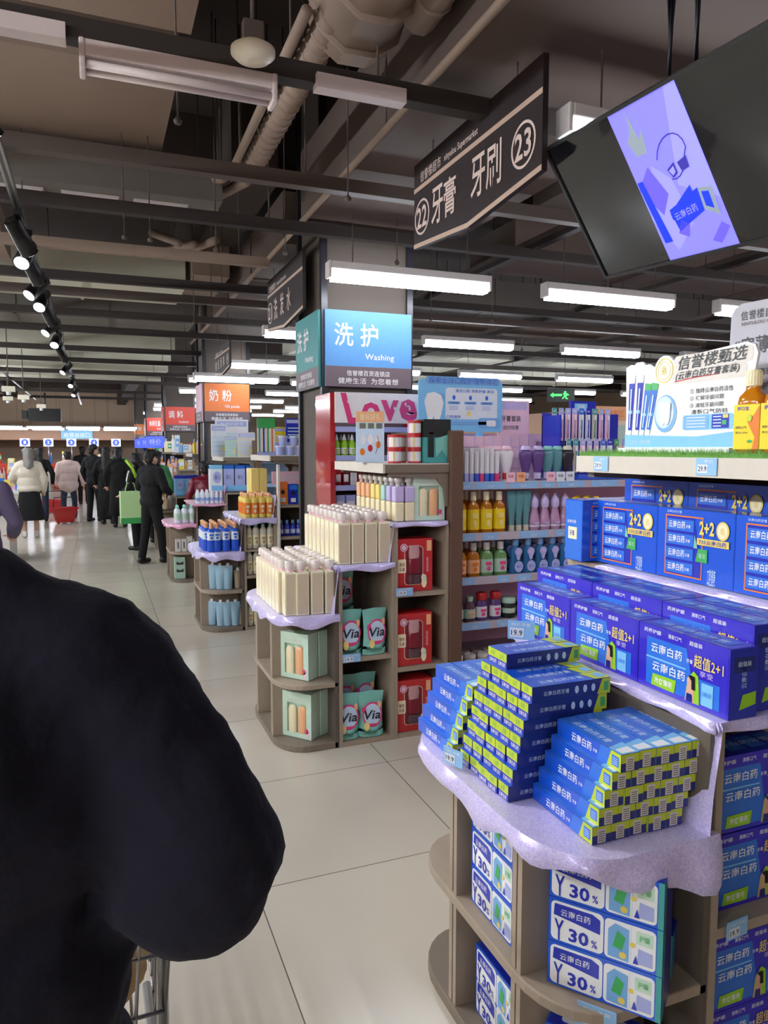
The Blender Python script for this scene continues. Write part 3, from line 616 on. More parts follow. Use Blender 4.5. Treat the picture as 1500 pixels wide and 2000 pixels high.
for k in range(5):
    for i in range(5):
        place(TPM,'toothpaste_box',(1.008+.0145*k+.0505*i, 1.372-.004*k+rnd.uniform(-.003,.003), .735+.0402*k), R(-90+rnd.uniform(-.7,.7)),
              'blue toothpaste box in the near corner pile, %s, %s from the aisle' % (LAY[k], ORD[i]), 'toothpaste box', g)
    for i in range(4):
        place(TPM,'toothpaste_box',(.926+.0145*k+.0505*i, 1.878+rnd.uniform(-.003,.003), .735+.0402*k), R(-90+rnd.uniform(-.7,.7)),
              'blue toothpaste box in the far end pile, %s, %s from the aisle' % (LAY[k], ORD[i]), 'toothpaste box', g)
for k in range(7):
    for j in range(5):
        if k == 6 and j == 0: pass
        place(TPM2,'toothpaste_box',(1.03+.0105*k+rnd.uniform(-.003,.003), 1.514+.0505*j, .735+.0402*k), R(rnd.uniform(-.6,.6)),
              'lime ended toothpaste box in the middle pile, %s, %s column away' % (LAY[k], ORD[j]), 'toothpaste box', g)
for j in (3,4):
    place(TPM2,'toothpaste_box',(1.112, 1.514+.0505*j, .735+.0402*7), R(2*(j-3)), 'toothpaste box lying on the very top of the middle pile, %s' % ('nearer of two','farther of two')[j-3], 'toothpaste box', g)

# 2+1 gift boxes
def set21(w=.293, h=.163, d=.085):
    q = MB(); q.box(-w/2,w/2,-d/2,d/2,0,h,'purpleblue'); B = box_faces(q,w,d,h); F = B['front']
    F.rect(.004,.004,w-.004,h-.004,'purpleblue')
    t = h-.163
    F.poly([(.03,.012),(w-.025,.012),(w-.025,.07),(w*.62,.07),(w*.56,h-.03),(.03,h-.03)],'midblue',2)
    F.rect(.03,h-.083,w*.56,h-.079,'lightblue',3)
    F.text('药养护龈',w*.17,h-.014,.06,.011,'white',3); F.text('清新口气',w*.43,h-.014,.045,.011,'white',3); F.text('超值装',w*.66,h-.014,.04,.011,'white',3)
    F.text('云南白药',w*.34,h-.054,.105,.024,'white',4,.02); F.text('牙膏',w*.6,h-.058,.02,.01,'white',4)
    F.text('云南白药',w*.37,h-.1,.11,.024,'white',4,.02)
    F.text('超值2+1',w*.8,h-.052,.088,.032,'gold',5,.03)
    F.text('享受',w*.78,h-.078,.04,.014,'lilac',4)
    F.poly([(.05,.012),(.13,.012),(.135,.045),(.055,.042)],'limegreen',4); F.text('激爽薄荷',.092,.028,.06,.016,'white',5,.02)
    F.poly([(.165,.008),(.21,.008),(.205,.075),(.19,.085),(.172,.062)],'limegreen',4); F.ell(.18,.058,.009,.012,'skin',6,10); F.poly([(.165,.008),(.195,.008),(.192,.046),(.172,.048)],'skin',5)
    F.poly([(.187,.04),(.198,.04),(.196,.072),(.184,.074),(.176,.07),(.186,.06)],'black',7); F.poly([(.17,.008),(.19,.008),(.188,.028),(.172,.028)],'navyblue',7)
    F.rect(.215,.012,.25,.065,'lightblue',4); F.text('云南白药',.232,.04,.028,.012,'midblue',5)
    T = B['top']; T.rect(.003,.003,w-.003,d-.003,'deepblue')
    for i in range(4): T.rect(.02+i*.065,.02,.07+i*.065,d-.02,'midblue',2)
    T.text('云南白药牙膏',w*.5,d*.5,w*.7,.02,'paleblue',3)
    S = B['right']; S.rect(.002,.002,d-.002,h-.002,'deepblue'); S.text('云南白药',d*.5,h*.6,.055,.016,'paleblue',2,.01,rot=math.pi/2); S.rect(.012,h-.055,d-.012,h-.02,'navyblue',2); S.text('超值装',d*.5,h-.036,.04,.012,'paleblue',3)
    S.poly([(.03,.02),(d-.005,.03),(d-.005,.06),(.04,.055)],'limegreen',2)
    B['left'].rect(.002,.002,d-.002,h-.002,'deepblue')
    return q.mesh('toothpaste_gift_box')
S21 = set21(); S21H = set21(h=.205)
g = 'two plus one toothpaste sets on the middle step'
for j in range(3):
    place(S21,'toothpaste_gift_box',(1.345,1.345+.296*j,.99),R(-90),'blue two plus one toothpaste set in the front row, %s from the near end' % ORD[j],'gift box',g,bevel=.0015)
    for i in range(2):
        place(S21H,'toothpaste_gift_box',(1.437+.087*i,1.365+.296*j,.99),R(-90),'two plus one toothpaste set in the %s raised row, %s from the near end' % (('nearer','farther')[i],ORD[j]),'gift box',g)
# the same sets in the side cubbies of the near display, face to the aisle between shelves
def set21side(): return set21(w=.28,h=.19,d=.1)
S21S = set21side()
for i, (z, nm) in enumerate(((.486,'lower on the upper shelf'),(.68,'upper on the upper shelf'),(.03,'lower on the bottom shelf'),(.222,'upper on the bottom shelf'))):
    place(S21S,'toothpaste_gift_box',(1.462,1.31,z),0,'blue toothpaste set in the near side cubby, '+nm,'gift box','toothpaste sets in the side cubbies')
# 2+2 gift boxes
def set22(w=.298, h=.215, d=.1):
    q = MB(); q.box(-w/2,w/2,-d/2,d/2,0,h,'blue'); B = box_faces(q,w,d,h); F = B['front']
    F.rect(.003,.003,w-.003,h-.003,'blue'); F.frame(.035,.012,.185,h-.02,.004,'orange',3)
    F.poly([(.039,.012),(.185,.012),(.185,h*.42),(.165,h*.55),(.15,h-.024),(.039,h-.024)],'deepblue',2)
    for i in range(4):
        y = h-.048-i*.043; F.rect(.04,y-.018,.15,y+.016,'midblue',4); F.text('云南白药',.083,y,.066,.022,'white',5,.02); F.text('牙膏',.128,y-.003,.018,.01,'white',5)
    F.text('云南白药牙膏',.07,h-.01,.06,.008,'paleblue',3)
    F.poly([(.16,h*.3),(.205,h*.3),(.205,h*.48),(.17,h*.48)],'green',6); F.poly([(.152,h*.48),(.168,h*.48),(.155,h*.66)],'aqua',6); F.text('留兰',.186,h*.39,.025,.014,'palemint',7)
    F.text('2+2',.2,h-.05,.055,.04,'gold',6,.035); F.ell(.258,h-.052,.023,.027,'gold',6); F.ell(.258,h-.052,.018,.022,'cream',7); F.text('省',.258,h-.052,.016,.02,'gold',8)
    F.rect(.165,h-.1,.282,h-.08,'gold',7); F.text('735云南白药',.223,h-.09,.1,.014,'deepblue',8,.02)
    F.text('口腔健康',.222,.025,.03,.05,'paleblue',4)
    T = B['top']; T.rect(.003,.003,w-.003,d-.003,'deepblue'); T.text('云南白药牙膏',w*.5,d*.5,w*.6,.025,'paleblue',2)
    S = B['left']; S.rect(.003,.003,d-.003,h-.003,'midblue'); S.rect(.02,h*.35,d-.03,h*.55,'cream',2); S.text('牙膏',d*.42,h*.45,.03,.02,'deepblue',3); S.text('云南白药',d*.4,h*.64,.05,.012,'white',3)
    B['right'].rect(.003,.003,d-.003,h-.003,'midblue')
    return q.mesh('toothpaste_gift_box')
S22 = set22(); S22H = set22(h=.29)
g = 'two plus two toothpaste sets on the top step'
for j in range(3):
    place(S22,'toothpaste_gift_box',(1.682,1.352+.3*j,1.205),R(-90),'bright blue two plus two set, front row, %s from the near end' % ORD[j],'gift box',g,bevel=.0015)
    place(S22H,'toothpaste_gift_box',(1.79,1.34+.3*j,1.205),R(-90),'two plus two set peeping out under the top shelf, %s from the near end' % ORD[j],'gift box',g)
place(S22,'toothpaste_gift_box',(1.72,2.15,1.205),R(0),'two plus two set turned sideways at the far end of the top step','gift box',g)
q = MB(); q.box(1.6,1.83,2.03,2.22,1.17,1.2,'wood_edge'); q.box(1.6,1.83,2.03,2.05,1.0,1.17,'wood'); q.build('shelf_extension', label='small wooden ledge at the far end of the near display', cat='shelf')

# boxes with the large 30
def box30(w=.245, h=.104, d=.11):
    q = MB(); q.box(-w/2,w/2,-d/2,d/2,0,h,'blue'); B = box_faces(q,w,d,h); F = B['front']
    F.rrect(.006,.005,w*.5,h-.006,.012,'white'); F.rrect(w*.51,.005,w-.014,h-.008,.01,'white'); F.rect(w-.012,0,w,h,'teal')
    F.poly([(.012,h*.62),(w*.47,h*.48),(w*.47,h*.8),(w*.4,h-.012),(.014,h-.012)],'deepblue',2); F.text('云南白药',w*.25,h*.72,w*.27,h*.16,'white',3,.015)
    F.text('30',w*.28,h*.26,.045,.032,'deepblue',3,.03); F.text('%',w*.42,h*.22,.013,.018,'deepblue',3); F.text('Y',w*.1,h*.3,.022,.05,'deepblue',3,.01)
    F.poly([(w*.54,h*.1),(w*.72,h*.08),(w*.72,h*.8),(w*.6,h*.86),(w*.54,h*.7)],'skyblue',2); F.poly([(w*.58,h*.35),(w*.66,h*.3),(w*.69,h*.6),(w*.62,h*.72)],'green',3); F.ell(w*.67,h*.2,.008,.008,'gold',3,10)
    F.rect(w*.735,.006,w*.74,h-.01,'paleblue',2); F.poly([(w*.79,h*.12),(w*.92,h*.12),(w*.92,h*.42),(w*.8,h*.46)],'bluelilac',2); F.rect(w*.78,h*.55,w*.92,h*.84,'palemint',2); F.text('护龈',w*.85,h*.7,.022,.014,'green',3); F.text('▲',w*.78,h*.2,.012,.02,'deepblue',3)
    F.ell(w*.75,h*.5,.006,.006,'gold',3,8)
    T = B['top']; T.rect(.004,.004,w-.004,d-.004,'deepblue'); T.rrect(.03,.02,w*.48,d-.02,.01,'whitebox',2); T.rrect(w*.52,.02,w-.02,d-.02,.01,'whitebox',2); T.text('云南',w*.26,d*.5,.06,.03,'bluelilac',3); T.text('牙膏',w*.74,d*.5,.06,.03,'bluelilac',3)
    B['right'].rect(0,0,d,h,'deepblue'); B['right'].rect(0,0,.02,h,'teal',2); B['left'].rect(0,0,d,h,'midblue',1)
    return q.mesh('toothpaste_carton')
S30 = box30(w=.222)
S30B = box30(w=.25)
g = 'white and blue cartons in the lower cubbies'
for k in range(3):
    place(S30,'toothpaste_carton',(.978,1.577,.364+.106*k),R(-90),'white and blue thirty percent carton in the middle cubby, %s of the stack' % ('bottom','centre','top')[k],'carton',g)
for k in range(3):
    place(S30B,'toothpaste_carton',(1.06,1.283,.364+.106*k),R(-52),'white and blue thirty percent carton in the near corner cubby, %s of the stack' % ('bottom','centre','top')[k],'carton',g)
place(S30,'toothpaste_carton',(1.19,1.37,.364),R(-52),'single carton lying behind the corner stack of white and blue cartons','carton',g)
for k in range(2):
    place(S30,'toothpaste_carton',(.995,1.577,.037+.106*k*.85),R(-90),'white and blue carton in the lowest middle cubby, %s one' % ('lower','upper')[k],'carton',g)
    place(S30B,'toothpaste_carton',(1.07,1.3,.037+.106*k),R(-52),'white and blue carton in the lowest corner cubby, %s one' % ('lower','upper')[k],'carton',g)
# price tags on the near display
def tag_obj(loc, rz, rx, label, w=.07, h=.045, txt='19.9'):
    q = MB(); q.box(-w/2,w/2,-.001,.001,0,h,'tag'); F = Face(q,(-w/2,-.001,0),(1,0,0),(0,0,1)); F.rect(w*.08,h*.12,w*.6,h*.62,'whitebox'); F.text(txt,w*.34,h*.36,w*.42,h*.3,'darkgrey',2); F.text('特价牙膏',w*.5,h*.8,w*.7,h*.18,'whitebox',2)
    return q.build('price_tag', loc=loc, rz=rz, label=label, cat='price tag')
tag_obj((.875,1.71,.745),R(-70),0,'tilted pale blue price tag at the foot of the far toothpaste pile'); tag_obj((.99,1.232,.318),R(-50),0,'pale blue price tag on the edge of the curved shelf below the cartons',w=.085,h=.055)
tag_obj((1.36,1.2,.46),R(5),0,'pale blue price tag on the shelf edge under the side cubby sets'); tag_obj((1.25,1.975,.99),R(-40),0,'pale blue tag standing behind the toothpaste piles before the gift sets',w=.085,h=.06)

# ================================================================ top shelf of the near display
q = MB()
rnd = random.Random(5)
q.box(1.502,1.86,1.215,2.03,1.576,1.588,'grass')
for i in range(1500):
    x, y = rnd.uniform(1.49,1.56), rnd.uniform(1.215,2.035)
    dx, dy = rnd.uniform(-.012,.006), rnd.uniform(-.01,.01); h = rnd.uniform(.006,.02)*(1 if rnd.random() > .12 else -.8)
    q.add([(x,y-.001,1.584),(x,y+.001,1.584),(x+dx,y+dy,1.586+h)], [(0,1,2)], 'grass')
q.build('grass_mat', label='strip of artificial grass matting along the near top shelf', cat='grass mat', kind='stuff')
q = MB(); q.box(1.55,1.585,1.46,1.9,1.589,1.602,'white'); q.build('card_base', label='white foam strip under the big white toothpaste sign card', cat='base strip')
# white sign card
r = empty('sign_card', (1.568,1.885,1.602), R(-90), 'white cut out toothpaste sign card with tooth and tubes, standing on the grass strip', 'sign card')
q = MB(); Mx = Matrix(((1,0,0,0),(0,0,-1,0),(0,1,0,0),(0,0,0,1)))
out = [(0,0),(.43,0),(.445,.02),(.46,.16),(.465,.19),(.485,.2),(.492,.24),(.482,.262),(.455,.272),(.3,.262),(.24,.255),(.2,.252)]
out += [(.165+.042*math.cos(R(a)), .228+.042*math.sin(R(a))) for a in range(40,175,18)]
out += [(.1,.252),(.085,.25),(.07,.262),(.045,.262),(.035,.255),(.02,.258),(-.002,.25),(.004,.1)]
q.prism(out, -.004, .004, 'white', Mx); F = Face(q,(0,-.004,0),(1,0,0),(0,0,1),.0007)
F.poly([(.001,.002),(.44,.002),(.447,.045),(.3,.032),(.15,.036),(.001,.042)],'lightblue'); F.text('云南白药 品质好牙膏',.07,.018,.09,.012,'paleblue',2)
F.ring(.165,.226,.036,.036,.0035,'gold',2); F.ring(.165,.226,.026,.026,.002,'gold',2); F.text('甄',.165,.226,.022,.026,'gold',2)
F.rrect(.205,.222,.478,.262,.012,'offwhite',1); F.rrect(.2,.182,.46,.222,.012,'offwhite',1)
F.text('信誉楼甄选',.342,.243,.24,.038,'black',3,.04,shear=.25,rot=.03); F.text('(云南白药牙膏套装)',.325,.206,.225,.026,'darkgrey',3,.03,shear=.25,rot=.02); F.line([(.21,.19),(.3,.197),(.37,.199)],.003,'red',2)
F.text('① 独特云南白药活性',.345,.158,.15,.014,'darkgrey',2,.02); F.text('② 缓解牙龈问题',.33,.138,.12,.013,'darkgrey',2); F.text('③ 减轻牙龈问题',.33,.118,.12,.013,'darkgrey',2); F.text('    清新口气防蛀',.34,.1,.13,.013,'darkgrey',2)
F.rrect(.245,.05,.425,.092,.008,'lightblue',2); F.rrect(.25,.052,.34,.09,.006,'skyblue',3); F.rect(.352,.053,.41,.09,'deepblue',3)
for i in range(4): F.rect(.26,.057+.0085*i,.33,.06+.0085*i,'paleblue',4); F.rect(.357,.057+.0085*i,.385,.06+.0085*i,'paleblue',4)
F.rect(.39,.08,.408,.089,'gold',4); F.rect(.388,.062,.402,.074,'green',4)
for i, (x, s, c) in enumerate(((.012,-.06,'blue'),(.045,-.12,'blue'),(.07,-.26,'blue'),(.095,-.32,'blue'))):
    L = .17 if i < 2 else .14; b = (x+.012,.055); d = Vector((-s*.55,1)).normalized(); p = Vector((d.y,-d.x)); o = Vector(b)
    def tb(a0, a1, w0, w1, m, k): 
        A = o+d*a0; Bp = o+d*a1; F.poly([tuple(A-p*w0),tuple(A+p*w0),tuple(Bp+p*w1),tuple(Bp-p*w1)],m,k)
    tb(-.015,0,.006,.007,'white',3); tb(0,L*.85,.008,.013,'deepblue' if i < 2 else 'midblue',3); tb(L*.85,L,.013,.014,'white' if i < 2 else 'green',3); tb(L*.3,L*.36,.008,.009,'lightblue',4); tb(L*.05,L*.75,.002,.003,'paleblue',5)
F.ell(.175,.1,.045,.055,'skyblue',2,28); F.ell(.172,.104,.038,.047,'paleblue',3,28); F.ell(.165,.1,.014,.035,'white',5); F.ell(.185,.1,.013,.033,'white',7); F.rrect(.15,.108,.2,.134,.008,'white',9)
q.build('card', r)
q = MB(); q.box(.15,.2,.005,.08,0,.003,'white'); q.build('foot', r)
# tall grey board
r = empty('sign_board', (1.715,1.63,1.588), R(-84), 'tall grey board with rounded corner and black writing behind the yellow bottles', 'sign board')
q = MB(); out = [(0,0),(.5,0),(.5,.42),(.04,.42)]+[(.012+.03-.03*math.cos(R(a)),.39+.03*math.sin(R(a))) for a in (70,50,30,10)][0:0]+[(.02,.41),(.008,.39)]
q.prism(out,-.005,.005,'greyboard',Mx); F = Face(q,(0,-.005,0),(1,0,0),(0,0,1),.0008)
F.text('信誉楼自有品牌',.125,.385,.17,.026,'darkgrey',2,.01); F.text('XINYULOU OWN BRAND',.125,.362,.17,.01,'plumsign',2); F.text('“宽薄护龈”',.13,.3,.21,.05,'darkgrey',2,.02)
for i, t in enumerate(('★ 53孔高密植毛','★ 圆润护龈头','★ 宽薄刷头')): F.text(t,.11,.225-.04*i,.15,.02,'darkgrey',2,.01)
q.build('board', r); q = MB(); q.box(.1,.3,.006,.12,0,.004,'white'); q.build('foot', r)
# yellow mouthwash bottles
def wash_proto():
    r = empty('mouthwash_bottle', (0,0,0), 0, '', 'mouthwash bottle')
    q = MB(); q.lathe([(.030,0),(.034,.006),(.034,.128),(.031,.142),(.02,.155),(.0155,.162),(.0155,.168)], 'amber', n=20, sx=1, sy=.72, power=.6); q.build('body', r)
    q = MB(); q.lathe([(.0185,.168),(.019,.17),(.019,.205),(.0175,.208)], 'cream', n=18); 
    for i in range(18):
        a = i*math.pi/9; q.box(.0188*math.cos(a)-.001,.0188*math.cos(a)+.001,.0188*math.sin(a)-.001,.0188*math.sin(a)+.001,.172,.203,'cream')
    q.build('cap', r)
    q = MB(); F = Face(q,(-.0335,-.0262,.01),(1,0,0),(0,0,1),.0008); q.box(-.0335,.0335,-.0262,-.0235,.01,.122,'yellow')
    F.poly([(.035,.07),(.052,.085),(.066,.11),(.066,0),(.05,0),(.056,.03)],'orange',1); F.text('舒口宝',.024,.102,.03,.01,'deepblue',2,.02); F.text('清新口气',.02,.055,.03,.007,'darkgrey',2); F.text('漱口水 500ml',.022,.042,.032,.006,'darkgrey',2); F.ell(.044,.02,.007,.004,'green',2)
    F.ell(.042,.078,.006,.009,'lime',3)
    q.build('label', r); return r
wash = Maker(wash_proto)
for i, (x, y) in enumerate(((1.545,1.385),(1.545,1.305),(1.605,1.345),(1.6,1.265),(1.66,1.385))):
    wash((x,y,1.588), R(-78), 'yellow mouthwash bottle with cream cap on the near top shelf, %s' % ('front row at the left','front row at the right','second row at the left','second row at the right','third row')[i], 'yellow mouthwash on the near top shelf')
# plastic bag behind the card
def blob(name, parts, m, label, cat, vox=.012, parent=None, smooth=4, group=None):
    pass

# ================================================================ organic shapes: union of tapered capsules, remeshed to one skin
def cap_geo(a, b, ra, rb, n=12, sq=1):
    a, b = Vector(a), Vector(b); d = b-a
    L = d.length
    if L < 1e-5: d = Vector((0,0,1)); L = 1e-5
    d.normalize(); x = d.cross(Vector((0,.31,1))); 
    if x.length < 1e-3: x = d.cross(Vector((1,0,0)))
    x.normalize(); y = d.cross(x); vs = []; rings = []
    for t in (-90,-60,-30,0): rings.append((a+d*(ra*math.sin(R(t))), ra*math.cos(R(t))))
    for t in (0,30,60,90): rings.append((b+d*(rb*math.sin(R(t))), rb*math.cos(R(t))))
    for c, rr in rings:
        for i in range(n):
            t = 2*math.pi*i/n; vs.append(c+(x*math.cos(t)+y*math.sin(t))*max(rr,1e-4))
    k = len(rings)
    fs = [(j*n+i,j*n+(i+1)%n,(j+1)*n+(i+1)%n,(j+1)*n+i) for j in range(k-1) for i in range(n)]+[tuple(range(n-1,-1,-1)),tuple(range((k-1)*n,k*n))]
    return vs, fs
def ell_geo(c, rx, ry, rz, rot=(0,0,0), n=16, m=10):
    E = Euler(rot).to_matrix(); vs = []
    for j in range(m+1):
        t = -math.pi/2+math.pi*j/m
        for i in range(n):
            a = 2*math.pi*i/n; k = max(math.cos(t),1e-3); vs.append(Vector(c)+E@Vector((rx*k*math.cos(a),ry*k*math.sin(a),rz*math.sin(t))))
    fs = [(j*n+i,j*n+(i+1)%n,(j+1)*n+(i+1)%n,(j+1)*n+i) for j in range(m) for i in range(n)]+[tuple(range(n-1,-1,-1)),tuple(range(m*n,(m+1)*n))]
    return vs, fs
def organic(name, parts, m, vox=.012, parent=None, smooth=5, disp=None):
    """parts: ('c', a, b, ra, rb) or ('e', centre, (rx,ry,rz), rot)"""
    V, Fc = [], []
    for p in parts:
        vs, fs = cap_geo(*p[1:]) if p[0] == 'c' else ell_geo(p[1], *p[2], *(p[3:4]))
        o = len(V); V += [tuple(v) for v in vs]; Fc += [tuple(o+k for k in f) for f in fs]
    me = bpy.data.meshes.new(name); me.from_pydata(V, [], Fc); o = bpy.data.objects.new(name, me); COL.objects.link(o)
    rm = o.modifiers.new('r', 'REMESH'); rm.mode = 'VOXEL'; rm.voxel_size = vox
    s = o.modifiers.new('s', 'SMOOTH'); s.iterations = smooth; s.factor = .5
    if disp:
        tex = bpy.data.textures.new('fold', 'CLOUDS'); tex.noise_scale = disp[1]; tex.noise_depth = 2
        dm = o.modifiers.new('d', 'DISPLACE'); dm.texture = tex; dm.strength = disp[0]; dm.mid_level = .5; dm.texture_coords = 'LOCAL'
    dg = bpy.context.evaluated_depsgraph_get(); me2 = bpy.data.meshes.new_from_object(o.evaluated_get(dg)); me2.name = name
    bpy.data.objects.remove(o); bpy.data.meshes.remove(me)
    me2.materials.clear(); me2.materials.append(MATS[m])
    for p in me2.polygons: p.use_smooth = True; p.material_index = 0
    return place(me2, name, parent=parent)
def tagit(o, label, cat, group=None):
    o['label'] = label; o['category'] = cat
    if group: o['group'] = group
    return o
tagit(organic('plastic_bag', [('e',(1.79,1.6,1.66),(.07,.13,.075)),('e',(1.8,1.5,1.7),(.06,.07,.09)),('c',(1.79,1.56,1.68),(1.8,1.5,1.79),.06,.02),('e',(1.8,1.45,1.63),(.06,.08,.05))], 'maroon', .012, disp=(.03,.05)),
      'crumpled dark maroon plastic bag between the white card and the grey board', 'plastic bag')
# rail price tags of the near top shelf
for i, (y, w) in enumerate(((1.9,.07),(1.47,.07))):
    q = MB(); q.box(-.001,.001,-w/2,w/2,0,.045,'tag'); F = Face(q,(-.001,w/2,0),(0,-1,0),(0,0,1)); F.rect(.006,.006,.04,.028,'whitebox'); F.text('29.9',.023,.017,.028,.014,'darkgrey',2); F.text('特价',.045,.036,.03,.01,'whitebox',2)
    q.build('price_tag', loc=(1.4855,y,1.53), label='pale blue price tag on the near top shelf edge, %s' % ('far end','under the white card')[i], cat='price tag')

# ================================================================ products of the second display
def cream_proto(h=.225, cap='clear', body='creambottle', w=.066, d=.07, lab=True):
    def f():
        r = empty('body_wash_bottle', (0,0,0), 0, '', 'bottle')
        q = MB(); q.box(-w/2,w/2,-d/2,d/2,0,h,body)
        if lab:
            F = Face(q,(-w/2,d/2,0),(0,-1,0),(0,0,1)); F.rect(d*.15,h*.2,d*.85,h*.85,'cream'); F.text('沐浴露',d*.5,h*.6,d*.3,h*.3,'palepink',2)
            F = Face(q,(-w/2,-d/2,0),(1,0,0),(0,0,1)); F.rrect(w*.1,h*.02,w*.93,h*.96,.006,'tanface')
        q.build('body', r, bevel=.006)
        q = MB(); q.lathe([(.016,h),(.016,h+.014)],'palepink',n=12); q.lathe([(.024,h+.014),(.025,h+.018),(.025,h+.05),(.02,h+.056)],cap,n=12); q.lathe([(.009,h+.016),(.009,h+.045)],'palepink',n=8); q.build('cap', r)
        return r
    return f
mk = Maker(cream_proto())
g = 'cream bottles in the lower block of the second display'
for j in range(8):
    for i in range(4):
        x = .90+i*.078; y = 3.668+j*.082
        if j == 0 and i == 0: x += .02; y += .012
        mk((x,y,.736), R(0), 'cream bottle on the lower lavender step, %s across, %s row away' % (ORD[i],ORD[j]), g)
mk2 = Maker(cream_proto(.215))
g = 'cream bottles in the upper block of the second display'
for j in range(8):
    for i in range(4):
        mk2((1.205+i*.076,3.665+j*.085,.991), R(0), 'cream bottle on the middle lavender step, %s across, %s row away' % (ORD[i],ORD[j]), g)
def pastel(c):
    def f():
        r = empty('shower_bottle', (0,0,0), 0, '', 'bottle'); w, d, h = .055,.055,.19
        q = MB(); q.box(-w/2,w/2,-d/2,d/2,0,h*.55,'cream'); q.box(-w/2,w/2,-d/2,d/2,h*.55,h,c); q.build('body', r, bevel=.008)
        q = MB(); q.lathe([(.012,h),(.012,h+.02),(.02,h+.022),(.02,h+.045),(.015,h+.05)],'clear',n=10); q.lathe([(.005,h+.02),(.005,h+.055)],'brown_panel',n=6); q.build('cap', r); return r
    return f
MATS['peach'] = mat('peach', (238,178,130), .4); MATS['softyellow'] = mat('softyellow', (244,220,130), .4); MATS['softaqua'] = mat('softaqua', (170,216,206), .4)
makers = {c: Maker(pastel(c)) for c in ('peach','softyellow','softaqua','lilac')}
for j in range(8):
    c = ('lilac','lilac','softaqua','softyellow','softyellow','peach','peach','peach')[j]
    for i in range(2):
        cc = 'lilac' if i else c
        makers[cc]((1.525+i*.062,3.665+j*.083,1.205), 0, '%s and cream bottle on the third step, %s row, %s' % (cc.replace('soft','soft '),ORD[j],('outer','inner')[i]), 'pastel bottles on the third step')
# gift boxes with a window
def window_box(c, inner, w=.19, h=.25, d=.085, name='gift_box', text='HAWANA', tc='mint'):
    def f():
        r = empty(name, (0,0,0), 0, '', 'gift box')
        q = MB(); q.box(-w/2,w/2,-d/2+.02,d/2,0,h,c); q.box(-w/2,-w/2+w*.17,-d/2,-d/2+.02,0,h,c); q.box(w/2-w*.17,w/2,-d/2,-d/2+.02,0,h,c)
        q.box(-w/2+w*.17,w/2-w*.17,-d/2,-d/2+.02,0,h*.1,c); q.box(-w/2+w*.17,w/2-w*.17,-d/2,-d/2+.02,h*.76,h,c)
        F = Face(q,(-w/2,-d/2,0),(1,0,0),(0,0,1)); F.text(text,w*.5,h*.83,w*.62,h*.07,'offwhite' if c != 'mint' else 'duct_grey',2); F.text('香氛礼盒',w*.5,h*.92,w*.3,h*.04,'offwhite',2)
        F.ell(w*.85,h*.18,w*.06,h*.06,'pink',2,10); F.ell(w*.88,h*.1,w*.05,h*.08,'palepink',2,10)
        q.build('carton', r)
        for i, cc in enumerate(inner):
            q = MB(); x = -w*.18+i*w*.34; q.lathe([(w*.13,h*.1),(w*.14,h*.12),(w*.14,h*.6),(w*.11,h*.68),(w*.05,h*.7)],cc,c=(x,-d/2+.012+.0,0),n=14,sy=.45); q.build('bottle_insert', r)
        return r
    return f
MATS['greyrose'] = mat('greyrose', (196,150,150), .4)
mint = Maker(window_box('palemint',('cream','peach')))
mint((1.705,3.69,1.205),0,'mint green window gift box on the third step beside the pastel bottles','mint gift boxes')
mint((.99,3.775,.366),R(-52),'mint gift box in the rounded cubby, upper shelf, front','mint gift boxes')
mint((1.085,3.83,.366),R(-62),'mint gift box behind the upper front one in the rounded cubby','mint gift boxes')
mint((1.0,3.775,.037),R(-50),'mint gift box in the rounded cubby, bottom shelf, front','mint gift boxes')
mint((1.09,3.83,.037),R(-62),'mint gift box behind the bottom front one in the rounded cubby','mint gift boxes')
mint((.96,4.03,.037),R(-90),'mint gift box facing the aisle in the bottom middle cubby','mint gift boxes')
def red_proto():
    r = empty('gift_box', (0,0,0), 0, '', 'gift box'); w,h,d = .215,.29,.12
    q = MB(); q.box(-w/2,w/2,-d/2,d/2,0,h,'red'); F = Face(q,(-w/2,-d/2,0),(1,0,0),(0,0,1),.001)
    F.rrect(w*.22,h*.12,w*.74,h*.86,.02,'cream'); F.rrect(w*.235,h*.13,w*.725,h*.85,.018,'darkred',2); F.rect(w*.84,h*.76,w*.97,h*.96,'peach'); F.ell(w*.2,h*.84,.022,.022,'palepink',3); F.ring(w*.2,h*.84,.017,.017,.003,'darkred',4)
    F.rrect(w*.04,h*.36,w*.26,h*.62,.006,'cream',3); F.text('新年',w*.15,h*.52,w*.14,h*.07,'darkred',4); F.text('礼盒',w*.15,h*.43,w*.14,h*.07,'darkred',4); F.text('浪漫礼',w*.86,h*.5,w*.06,h*.3,'palepink',2)
    F.ell(w*.76,h*.16,.016,.03,'cream',5); F.ell(w*.74,h*.26,.013,.018,'cream',5); F.ell(w*.78,h*.24,.01,.02,'palemint',6)
    q.build('carton', r)
    q = MB(); q.lathe([(.03,.0),(.034,.03),(.03,.075)],'greyrose',c=(-.003,-d/2+.0,h*.62),n=14,sy=.4); q.build('bottle_insert', r)
    q = MB(); q.lathe([(.034,0),(.04,.01),(.038,.075),(.03,.085)],'darkred',c=(-.0,-d/2,h*.34),n=14,sy=.4); q.build('jar_insert', r)
    q = MB(); q.lathe([(.034,0),(.038,.01),(.036,.05)],'maroon',c=(-.0,-d/2,h*.15),n=14,sy=.4); q.build('jar_insert', r)
    return r
red = Maker(red_proto)
for z, nm in ((.818,'top'),(.403,'middle'),(.028,'bottom')): red((1.61,3.69,z),0,'red boxed bath set in the %s cubby of the third step' % nm,'red boxed bath sets')
